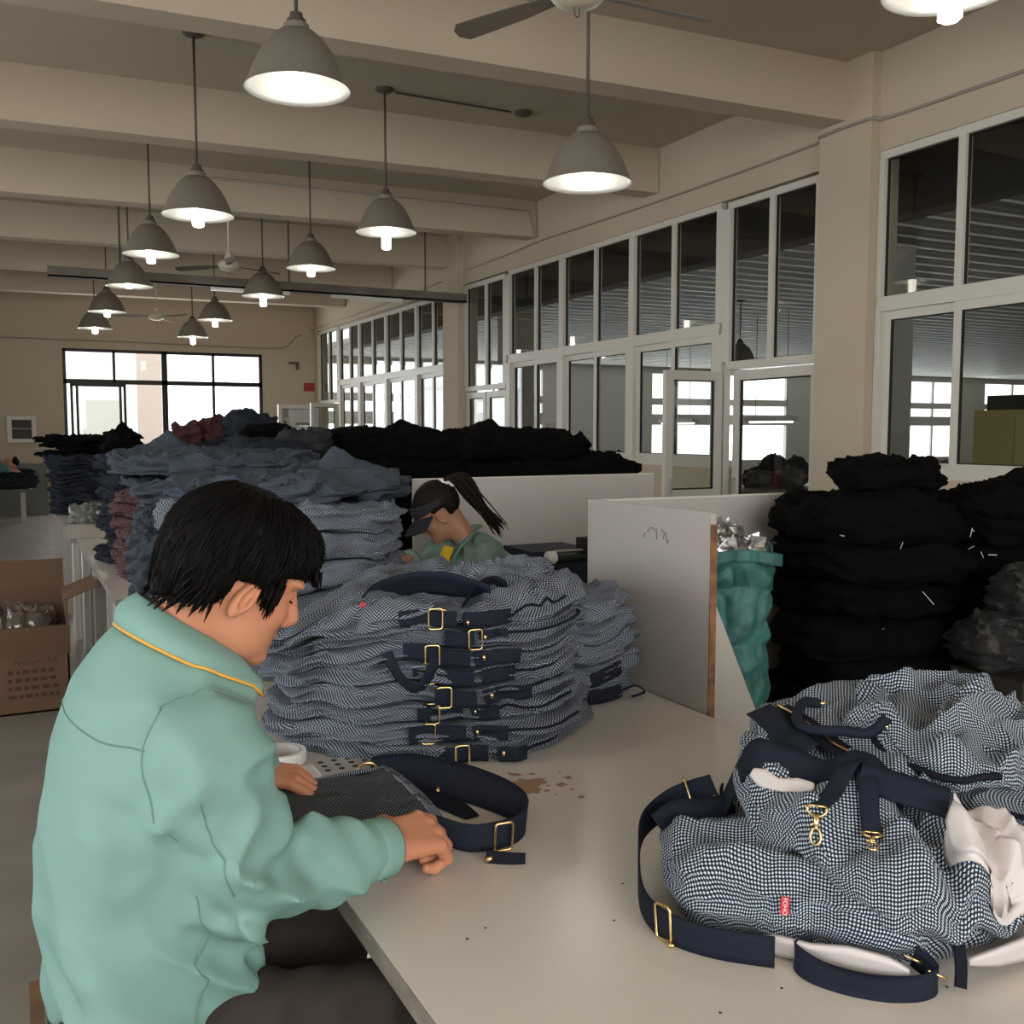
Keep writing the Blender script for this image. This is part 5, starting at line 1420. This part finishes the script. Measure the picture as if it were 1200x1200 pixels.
def whair(p):
    q = th2(p)
    d = ell(q, (-.014, 0, .035), (.104, .086, .098))
    d = smax(d, -smax(-(q[:, 0] - .03), q[:, 2] - .05, .01), .01)
    d = smax(d, -smax(smax(-(q[:, 0] + .03), q[:, 0] - .03, .006), q[:, 2] - .012, .006), .008)
    d = smax(d, -(q[:, 2] + .05 - .3 * q[:, 0]), .015)
    return d - .003 * noise(np.stack([np.arctan2(q[:, 1], q[:, 0]) * 16, q[:, 2] * 16, q[:, 0] * 9], 1))
V, F = nets(whair, (1.50, 3.82, 1.08), (1.82, 4.10, 1.36), .005)
wh = obj('hair', V, F, HAIR2, WOM)
tail0 = fh2((-.105, 0, .075))
tl = MB(); rs = np.random.RandomState(4)
for i in range(70):
    j = rs.normal(size=3) * .010
    e_ = np.array([1.885, 3.83, 1.135]) + rs.normal(size=3) * np.array([.016, .016, .022])
    pts = spline([tail0 + j * .5, tail0 + np.array([.045, -.03, .012]) + j * 1.3, tail0 + np.array([.088, -.058, -.055]) + j * 1.6, e_], 4)
    tl.tube(pts, np.linspace(.0085, .0016, len(pts)), 5)
tl.build('ponytail', HAIR2, wh, smooth=True)
sc_ = MB(); ax_ = fh2((-.105, 0, .075)) - fh2((-.09, 0, .065)); ax_ /= np.linalg.norm(ax_); u1 = np.cross(ax_, (0, 0, 1)); u1 /= np.linalg.norm(u1); u2 = np.cross(ax_, u1)
ring = [tail0 + ax_ * .004 * math.sin(5 * t) + (u1 * math.cos(t) + u2 * math.sin(t)) * (.030 + .004 * math.sin(9 * t)) for t in np.linspace(0, 2 * math.pi, 41)[:-1]]
sc_.tube(ring, .007, 7, True); sc_.build('hair_tie', WHITE, wh, smooth=True, label='pale knotted hair tie')
# cap: crown over the front of the head and a long visor
def capf(p):
    q = th2(p)
    d = np.abs(ell(q, (-.010, 0, .040), (.112, .092, .102))) - .004
    d = smax(d, -(q[:, 2] - .030), .006); d = smax(d, q[:, 2] - .078 - .25 * (q[:, 0] - .05), .006); return smax(d, -(q[:, 0] + .035 + .3 * (q[:, 2] - .04)), .006)
V, F = nets(capf, (1.48, 3.80, 1.08), (1.82, 4.12, 1.37), .0048)
cap = obj('cap', V, F, CAPM, WOM)
V = []; n1, n2 = 15, 7
for sgn in (1, -1):
    for i in range(n1):
        a = (i / (n1 - 1) - .5) * 2.5
        for j in range(n2):
            r = j / (n2 - 1); L = .085 * math.cos(a * .62)
            V.append(fh2((.095 * math.cos(a) + L * r, .088 * math.sin(a) * (1 + .04 * r), .036 - .030 * r - .028 * abs(math.sin(a)) ** 2 + sgn * .0025)))
F = []; n_ = n1 * n2
for i in range(n1 - 1):
    for j in range(n2 - 1):
        a, b_, c, d_ = i * n2 + j, i * n2 + j + 1, (i + 1) * n2 + j + 1, (i + 1) * n2 + j
        F += [(a, b_, c, d_), (a + n_, d_ + n_, c + n_, b_ + n_)]
for i in range(n1 - 1):
    for j in (0, n2 - 1): a, d_ = i * n2 + j, (i + 1) * n2 + j; F.append((a, d_, d_ + n_, a + n_))
obj('visor', V, F, CAPM, cap)
sh1, el1, wr1 = np.array([1.80, 3.80, 1.015]), np.array([1.73, 3.745, .865]), np.array([1.50, 3.80, .86])
sh2, el2, wr2 = np.array([1.74, 4.06, 1.03]), np.array([1.63, 4.12, .93]), np.array([1.535, 4.035, .995])
def wjack(p):
    d = cone(p, (1.93, 3.92, .62), (1.83, 3.925, .92), .17, .165)
    d = smin(d, cone(p, (1.83, 3.925, .92), (1.785, 3.93, 1.03), .155, .075), .05)
    d = smin(d, cone(p, (1.80, 3.83, 1.03), (1.76, 4.03, 1.045), .062, .058), .05)
    for a, b_, c in ((sh1, el1, wr1), (sh2, el2, wr2)): d = smin(d, smin(cone(p, a, b_, .072, .06), cone(p, b_, c, .058, .04), .03), .025)
    d = smax(d, -ell(p, (1.70, 3.95, 1.10), (.065, .05, .09)), .015)
    q = np.stack([p[:, 0] * 10 + p[:, 2] * 5, p[:, 1] * 10, p[:, 2] * 11], 1)
    return d - .010 * fold(q) - .005 * noise(q * 2)
V, F = nets(wjack, (1.42, 3.64, .55), (2.14, 4.24, 1.13), .0085)
wj = obj('jacket', relax(V, F, 1, .5), F, JACKET2, WOM)
V, F = ribbon([(1.675, 3.89, .985), (1.705, 3.865, 1.05), (1.76, 3.862, 1.105), (1.81, 3.90, 1.125), (1.80, 3.97, 1.125)], np.array([(-.3, -.8, .25), (-.1, -.9, .2), (.3, -.8, .55), (.8, -.3, .6), (.9, .3, .4)]), .055, .006, 8)
obj('collar', V, F, JACKET2, WOM)
V, F = ribbon([(1.625, 3.90, .93), (1.64, 3.875, 1.0), (1.665, 3.875, 1.06)], (.6, -.7, .1), .05, .01, 8); obj('yellow_shirt', V, F, YELLOW, WOM)
V, F = ribbon([(1.655, 3.865, .90), (1.675, 3.855, .99), (1.70, 3.86, 1.05)], (.6, -.7, .1), .02, .006, 8); obj('lapel_edge', V, F, JSEAM2, WOM)
def wleg(p):
    d = np.full(len(p), 9.)
    for y in (3.83, 4.02): d = smin(d, smin(cone(p, (1.95, y, .52), (1.80, y, .50), .095, .075), cone(p, (1.80, y, .50), (1.86, y, .08), .07, .05), .03), .03)
    return d
V, F = nets(wleg, (1.66, 3.68, .02), (2.1, 4.18, .66), .014); obj('trousers', V, F, TROUS, WOM)
t = thing('stool', 'stool the woman in the cap sits on behind the table', 'stool', (1.98, 3.92, 0))
MB().box(1.88, 2.16, 3.78, 4.06, .37, .40).build('seat', CW, t)
for x in (1.98, 2.11):
    for y in (3.80, 4.0): MB().box(x, x + .04, y, y + .04, 0, .37).build('leg', CW, t)
# sewing machine in the dark corner beyond the divider board
DKG = mat('machine_dark_green', (.014, .02, .016), .35); DKB = mat('blue_crate', (.006, .012, .035), .6)
t = thing('sewing_machine', 'dark sewing machine with pale round end in the shade behind the divider board', 'machine', (2.1, 3.5, .84))
MB().tube([(1.965, 3.5, 1.035), (2.35, 3.5, 1.035)], .026, 16).build('arm', DKG, t, smooth=True, angle=.7)
MB().tube([(1.935, 3.5, 1.037), (1.97, 3.5, 1.037)], [.026, .027], 18).build('end_cover', WHITE, t, smooth=True, angle=.7, label='pale round end cover')
MB().box(1.97, 2.12, 3.49, 3.51, 1.06, 1.066).build('top_plate', STEEL, t)
MB().box(2.10, 2.30, 3.45, 3.55, 1.055, 1.11).box(2.30, 2.42, 3.43, 3.57, .86, 1.06).build('head', RUBBER, t)
MB().box(1.96, 2.45, 3.42, 3.58, .84, .87).build('bed', DKG, t)
t = thing('sewing_table', 'dark sewing table in the shade behind the divider board', 'table', (2.2, 3.5, 0))
DKT = mat('dark_table', (.022, .018, .014), .5)
MB().box(1.98, 2.7, 3.25, 3.75, .80, .838).build('tabletop', DKT, t)
for x in (2.0, 2.62):
    for y in (3.28, 3.68): MB().box(x, x + .05, y, y + .05, 0, .80).build('leg', DKT, t)
t = thing('storage_crate', 'dark blue crate beside the sewing machine, right of the stacked bags', 'crate', (1.98, 3.95, 0))
MB().box(2.14, 2.42, 3.98, 4.25, 0, .97).build('crate', DKB, t); MB().box(2.12, 2.44, 3.96, 4.27, .97, 1.0).build('rim', DKB, t)

# ================================================================ BEHIND THE BOARD: SACK AND BLACK PILES
sk = thing('woven_sack', 'tall teal woven sack full of silver foil scraps in the corner of the boards', 'sack', (1.87, 2.36, 0))
n_t, n_z = 110, 150; G = np.zeros((n_z, n_t, 3)); zs = np.linspace(0, 1.20, n_z); ths = np.linspace(0, 2 * math.pi, n_t, endpoint=False)
for i, z in enumerate(zs):
    q = np.stack([np.cos(ths) * 1.6, np.sin(ths) * 1.6, np.full(n_t, z * 9)], 1)
    r = .148 + .012 * noise(np.stack([np.cos(ths), np.sin(ths), np.full(n_t, z * 2.5)], 1)) - .010 * fold(q) - .006 * fold(q * np.array([2.2, 2.2, 1.6]) + 5) + .004 * noise(q * 4)
    r = r * (1 + .06 * sstep(1.05, 1.2, z) - .10 * sstep(.35, 0, z))
    G[i] = np.stack([1.888 + r * np.cos(ths), 2.345 + r * np.sin(ths), np.full(n_t, z) + .012 * np.sin(ths * 3 + 1) * sstep(1.1, 1.2, z)], 1)
rim_in = G[-1] * .0 + np.stack([1.888 + (G[-1][:, 0] - 1.888) * .9, 2.345 + (G[-1][:, 1] - 2.345) * .9, G[-1][:, 2] - .002], 1)
dn = rim_in.copy(); dn[:, 2] -= .10
A = np.concatenate([G, rim_in[None], dn[None]]); k_ = len(A)
V = A.reshape(-1, 3); F = [(i * n_t + j, i * n_t + (j + 1) % n_t, (i + 1) * n_t + (j + 1) % n_t, (i + 1) * n_t + j) for i in range(k_ - 1) for j in range(n_t)]
F.append(tuple((k_ - 1) * n_t + j for j in range(n_t))); F.append(tuple(range(n_t))[::-1])
obj('sack_body', V, F, TEAL, sk)
hem = [(1.888 + (G[-1][j, 0] - 1.888) * 1.03, 2.345 + (G[-1][j, 1] - 2.345) * 1.03, G[-1][j, 2] - .012) for j in range(n_t)]
V, F = ribbon(hem, (0, 0, 1), .035, .006, 1, True); obj('rolled_rim', V, F, TEAL, sk)
fo = MB(); rs = np.random.RandomState(12)
for i in range(110):
    a, r = rs.uniform(0, 6.28), rs.uniform(0, .125); c = np.array([1.888 + r * math.cos(a), 2.345 + r * math.sin(a), 1.185 + .075 * (1 - r / .14) * rs.uniform(.3, 1.2)])
    ax, ay = rs.normal(size=3), rs.normal(size=3); ax /= np.linalg.norm(ax); ay -= ax * ay.dot(ax); ay /= np.linalg.norm(ay); n3 = np.cross(ax, ay)
    L, W_ = rs.uniform(.03, .055), rs.uniform(.012, .02); pts = []
    for u_ in (-1, -.3, .4, 1):
        for v_ in (-1, 1): pts.append(c + ax * L * u_ + ay * W_ * v_ + n3 * rs.normal() * .010)
    fo.add(pts, [(0, 1, 3, 2), (2, 3, 5, 4), (4, 5, 7, 6)])
finish(fo.build('foil_scraps', FOIL, sk), kind='stuff', label='crumpled silver foil scraps')
def black_stack(cx, cy, n, T, rx, ry, seed, label, group, z0=0., jit=.03, m=BLACKF, nt=90):
    rs = np.random.RandomState(seed)
    for k in range(n):
        x, y = cx + rs.normal() * jit, cy + rs.normal() * jit
        Slab(x, y, z0 + k * T * 1.04, rx * rs.uniform(.9, 1.06), ry * rs.uniform(.9, 1.06), T, rot=rotc + rs.normal() * .12, seed=seed * 9 + k, nt=nt, m1=9, m2=14, m3=8, wr=.016, fine=.005, top=.02 if k == n - 1 else 0, lump=.10, vfold=.04, expo=3, field=seed * .7).build(
            'felt_piece', m, None, label=label, cat='cloth', group=group)
g1 = 'black folded pieces piled right of the teal sack'
black_stack(2.56, 2.40, 11, .115, .30, .24, 71, 'black folded piece in the tall pile right of the teal sack', g1)
black_stack(2.54, 2.32, 2, .075, .16, .15, 73, 'black folded piece on the topmost block of the pile right of the teal sack', 'black folded pieces in the top block', z0=1.29, jit=.01)
black_stack(3.05, 2.22, 11, .115, .32, .26, 79, 'black folded piece in the pile at the right edge below the window', 'black folded pieces at the right edge')
qp = np.array([2.98, 2.16])
Slab(3.0, 2.18, 1.275, .26, .2, .06, rot=rotc, seed=811, nt=140, m1=20, m2=12, wr=.012, top=.02, warp=peak(2.95, 2.12, .10, .12)).build('felt_piece', BLACKF, None, label='black piece with a pointed top, highest at the right edge of the picture', cat='cloth')
for (x, y, z, rx, sd, lab) in ((2.72, 1.98, .84, .19, 83, 'dark flower-printed cloth lump at the right edge, lower of two'), (2.80, 1.93, .98, .17, 84, 'dark flower-printed cloth lump at the right edge, upper of two')):
    Slab(x, y, z, rx, .13, .14, rot=rotc + .3, seed=sd, nt=150, m1=20, m2=24, wr=.016, fine=.005, top=.02, lump=.1).build('printed_cloth', BLACKP, None, label=lab, cat='cloth')
t = thing('storage_crate', 'dark crate under the flower-printed cloths at the right edge', 'crate', (2.75, 1.96, 0))
MB().box(2.55, 3.0, 1.82, 2.06, 0, .835).build('crate', DKT, t)
g2 = 'black folded pieces in the long heap behind the woman'
for i, (x, y, n) in enumerate(((1.86, 5.45, 12), (2.18, 5.28, 12), (2.50, 5.10, 12), (2.79, 4.93, 12), (3.00, 4.82, 11))):
    black_stack(x, y, n, .122, .24, .22, 90 + i, 'black folded piece in the long heap behind the grey partition', g2, jit=.025)
for i, (x, y, z, h, lab) in enumerate(((2.02, 5.35, 1.49, .09, 'black piece with a raised peak on the left half of the long black heap'), (2.44, 5.12, 1.49, .10, 'black piece with a sharp peak on the middle of the long black heap'), (1.80, 5.45, 1.49, .04, 'rounded black bundle at the left end of the long black heap'), (2.66, 5.0, 1.49, .02, 'flat black piece on the right half of the long black heap'))):
    Slab(x, y, z, .22, .17, .05, rot=rotc, seed=820 + i, nt=120, m1=20, m2=12, wr=.012, top=.018, warp=peak(x, y, h, .07)).build('felt_piece', BLACKF, None, label=lab, cat='cloth')
lint = MB(); rs = np.random.RandomState(21)
for i in range(16):
    p = np.array([2.60, 2.40]) - CF * rs.uniform(.22, .25) + CR * rs.uniform(-.25, .3); z = rs.uniform(.75, 1.3); d = rs.normal(size=3) * .011
    p3 = np.array([*p, z]) + np.array([*(-CF * .02), 0]); lint.tube([p3 - d * .7, p3 + d * .7], .0009, 5)
finish(lint.build('thread_ends', WHITE), 'loose white thread ends caught on the black pile', 'thread', kind='stuff')

# ================================================================ LEFT SIDE, FLOOR, FAR END
bx = thing('cardboard_box', 'open brown cardboard box with faded print on the floor at the left edge', 'box', (-.1, 6.2, 0))
b = MB(); b.box(-.50, .27, 5.98, 5.99, 0, .48).box(-.50, .27, 6.44, 6.45, 0, .62).box(-.50, -.49, 5.98, 6.45, 0, .62).box(.26, .27, 5.98, 6.45, 0, .62).box(-.5, .27, 5.98, 6.45, 0, .01)
b.build('carton', CARD, bx)
for c, ax, ay, nm in (((.34, 6.21, .65), (.09, 0, .035), (0, .23, 0), 1), ((-.11, 5.955, .40), (.385, 0, 0), (0, -.018, .075), 2), ((-.11, 6.5, .70), (.385, 0, 0), (0, .05, .08), 3)):
    MB().obox(c, ax, ay, (0, 0, .004)).build('flap', CARD, bx)
FILM = mat('clear_film', (.13, .10, .08), .15, spec=.9)
Slab(-.11, 6.21, .40, .34, .2, .13, seed=905, nt=140, m1=24, m2=10, top=.035, fine=.012).build('film_liner', FILM, bx)
text('box_lettering', 'Package : S.A', .042, (.10, 5.978, .29), (1, 0, 0), (0, 0, 1), CARDINK, bx)
pb = MB(); rs = np.random.RandomState(2)
for r_ in range(4):
    x = -.04
    while x < .20: w_ = rs.uniform(.014, .045); pb.box(x, x + w_, 5.977, 5.98, .225 - r_ * .045, .245 - r_ * .045); x += w_ + .015
finish(pb.build('box_print', CARDINK, bx), kind='stuff')
ps = thing('plastic_packet', 'white plastic packet with yellow, orange and blue swirl print under the table edge', 'packet', (.72, 1.98, 0))
pk = Slab(.70, 1.99, .0, .115, .10, .52, seed=931, nt=90, m1=8, m2=40, wr=.01, fine=.004, top=.01, bulge=.3, lump=.04); pk.build('packet', WHITE, ps)
YP = mat('yellow_print', (.75, .55, .03), .4); OP = mat('orange_print', (.7, .25, .03), .4); BP = mat('blue_print', (.03, .22, .42), .4)
for nm, m, vs_, lo_, hi_ in (('yellow_print', YP, (-.75, -.2), -2.9, -.6), ('orange_print', OP, (-.2, .05), -2.9, -1.9)):
    g = [[pk.at(a, v, .003) for a in np.linspace(lo_, hi_, 14)] for v in np.linspace(*vs_, 8)]
    V = [p for r_ in g for p in r_]; F = [(i * 14 + j, i * 14 + j + 1, (i + 1) * 14 + j + 1, (i + 1) * 14 + j) for i in range(7) for j in range(13)]
    obj(nm, V, F, m, ps)
ce = pk.at(-2.25, .38, .005); sw = MB()
tdir = pk.rimdir(-2.25); sw.tube([ce + tdir * .032 * math.cos(t) * (1 + .12 * t) + np.array([0, 0, .04 * math.sin(t) * (1 + .1 * t)]) for t in np.linspace(.4, 5.4, 24)], .007, 6)
sw.build('blue_swirl', BP, ps, smooth=True)
for i, (x, y, rx, m, lab) in enumerate(((.60, 9.05, .17, mat('green_film', (.09, .11, .075), .15, spec=.9, col2=(.2, .21, .18), noise_scale=20), 'greenish clear plastic bag of scraps at the near edge of the far table'), (.95, 9.1, .16, mat('grey_film', (.16, .15, .13), .15, spec=.9, col2=(.06, .055, .05), noise_scale=24), 'greyish clear plastic bag of scraps right of the greenish one'), (.82, 8.85, .08, mat('pink_film', (.5, .22, .2), .3, col2=(.6, .5, .46), noise_scale=18), 'small pink and white packet between the plastic bags on the far table'))):
    Slab(x, y, TZ + .001, rx, rx * .8, .13 if i < 2 else .07, seed=941 + i, nt=110, m1=18, m2=16, wr=.02, fine=.012, top=.025, lump=.15).build('plastic_bag', m, None, label=lab, cat='plastic bag')
# a worker at the far left, mostly out of the picture, bent over a dark bag on a low bench
t = thing('work_bench', 'grey green bench at the far left edge in front of the far wall', 'bench', (-.4, 19.2, 0))
GB = mat('bench_grey_green', (.16, .17, .15), .6)
MB().box(-1.6, .38, 18.9, 19.6, .50, .56).build('bench_top', GB, t)
for x in (-1.5, .18): MB().box(x, x + .08, 18.92, 19.0, 0, .5).build('leg', STEEL, t)
MB().box(-1.6, .65, 20.3, 20.9, 0, .95).build('counter', GB, t)
Slab(-.15, 18.92, .575, .58, .30, .30, seed=951, nt=120, m1=14, m2=26, wr=.03, fine=.012, top=.03, lump=.12, rot=-.1).build('tote_bag', FARDARK, None, label='dark blue bag under the hands of the worker at the far left edge', cat='bag')
wk = thing('person', 'worker in teal jacket at the far left edge, head bowed over a dark bag', 'person', (-.35, 19.0, 0))
def wkj(p):
    d = cone(p, (-.55, 18.75, .75), (-.2, 18.65, .98), .20, .15)
    d = smin(d, cone(p, (-.2, 18.5, .98), (.02, 18.45, .92), .07, .05), .04); return smin(d, cone(p, (-.55, 18.75, .05), (-.55, 18.75, .7), .14, .17), .05) - .012 * fold(p * 7)
V, F = nets(wkj, (-.85, 18.25, 0), (.15, 19.05, 1.25), .025); obj('jacket', V, F, mat('teal_jacket', (.06, .16, .14), .85), wk)
def wks(p): return np.minimum(smin(ell(p, (.05, 18.62, 1.02), (.11, .085, .10)), cone(p, (.05, 18.62, 1.0), (-.1, 18.64, .98), .06, .06), .03), smin(cone(p, (.02, 18.45, .92), (.12, 18.44, .90), .035, .03), cone(p, (.12, 18.44, .90), (.18, 18.44, .88), .02, .012), .02))
V, F = nets(wks, (-.2, 18.35, .82), (.25, 18.78, 1.16), .012); obj('body', V, F, SKIN2, wk)
def wkh(p): return smax(ell(p, (.075, 18.63, 1.045), (.115, .095, .10)), -(p[:, 0] - .06 + .5 * (1.05 - p[:, 2])), .02)
V, F = nets(wkh, (-.1, 18.5, .9), (.25, 18.78, 1.2), .012); obj('hair', V, F, HAIR, wk)
wk.location.y -= .26
# neighbouring hall: machines, cabinet, lamps seen through the panes
YC = mat('yellow_cabinet', (.66, .54, .24), .6)
t = thing('locker', 'tall mustard yellow cabinet in the next hall, at the right edge', 'cabinet', (7.6, 5.5, 0))
MB().box(7.2, 7.75, 4.9, 5.68, 0, 1.72).build('cabinet_body', YC, t); MB().box(7.19, 7.2, 4.94, 5.29, .1, 1.66).build('door', YC, t); MB().box(7.19, 7.2, 5.30, 5.64, .1, 1.66).build('door', YC, t)
MB().box(7.25, 7.7, 5.0, 5.6, 1.72, 1.84).build('cabinet_top', DGREEN, t)
MACH = mat('machine_grey', (.14, .13, .125), .5, col2=(.03, .03, .03), noise_scale=5)
for i, (x, y, lab) in enumerate(((9.0, 10.4, 'cluttered sewing table in the next hall behind the closed glass door'), (10.5, 12.6, 'second cluttered sewing table in the next hall behind the glass door'), (9.2, 14.6, 'cluttered table in the next hall left of the open glass door'), (11.5, 9.6, 'cluttered sewing table in the next hall seen through the right window'), (14, 13, 'far cluttered sewing table in the next hall'))):
    t = thing('sewing_table', lab, 'table', (x, y, 0)); rs = np.random.RandomState(60 + i)
    MB().box(x - .9, x + .9, y - .6, y + .6, .74, .80).build('tabletop', MACH, t)
    for dx in (-.85, .8):
        for dy in (-.55, .5): MB().box(x + dx, x + dx + .05, y + dy, y + dy + .05, 0, .74).build('leg', STEEL, t)
    for k in range(6):
        px, py = x + rs.uniform(-.7, .7), y + rs.uniform(-.45, .45); h = rs.uniform(.12, .38)
        Slab(px, py, .80, rs.uniform(.1, .24), rs.uniform(.1, .2), h, seed=970 + i * 7 + k, nt=40, m1=6, m2=12, wr=.03, top=.03, lump=.2).build('machine_clutter', [MACH, FARDARK, BLACKF, mat('pink_cloth', (.5, .06, .09), .8)][(k + i) % 4 if k != 3 else (3 if i in (0,) else 0)], t)
TR = mat('lit_tube', (1, 1, 1), .3, emit=((1, .97, .9), 8))
for i, (x, y, lab) in enumerate(((12, 13.6, 'white trough lamp in the next hall, seen through the closed glass door'), (12.5, 17, 'white trough lamp in the next hall further left'))):
    t = thing('trough_lamp', lab, 'lamp', (x, y, 1.7))
    MB().box(x - .08, x + .08, y - .6, y + .6, 1.72, 1.80).build('lamp_housing', PVC, t); MB().tube([(x, y - .55, 1.71), (x, y + .55, 1.71)], .02, 8).build('tube', TR, t)
    for dy in (-.4, .4): MB().tube([(x, y + dy, 1.8), (x, y + dy, 3.6)], .006, 6).build('rod', CORD, t)
pendant((10.5, 12.65, 2.66), .25, 0, 'dark bell pendant lamp in the next hall seen through the door glass', drop=.02, zc=3.62)
pendant((10.5, 6.9, 2.95), .25, 0, 'bell pendant lamp in the next hall, a bright spot in the right window', drop=.06, zc=3.62)
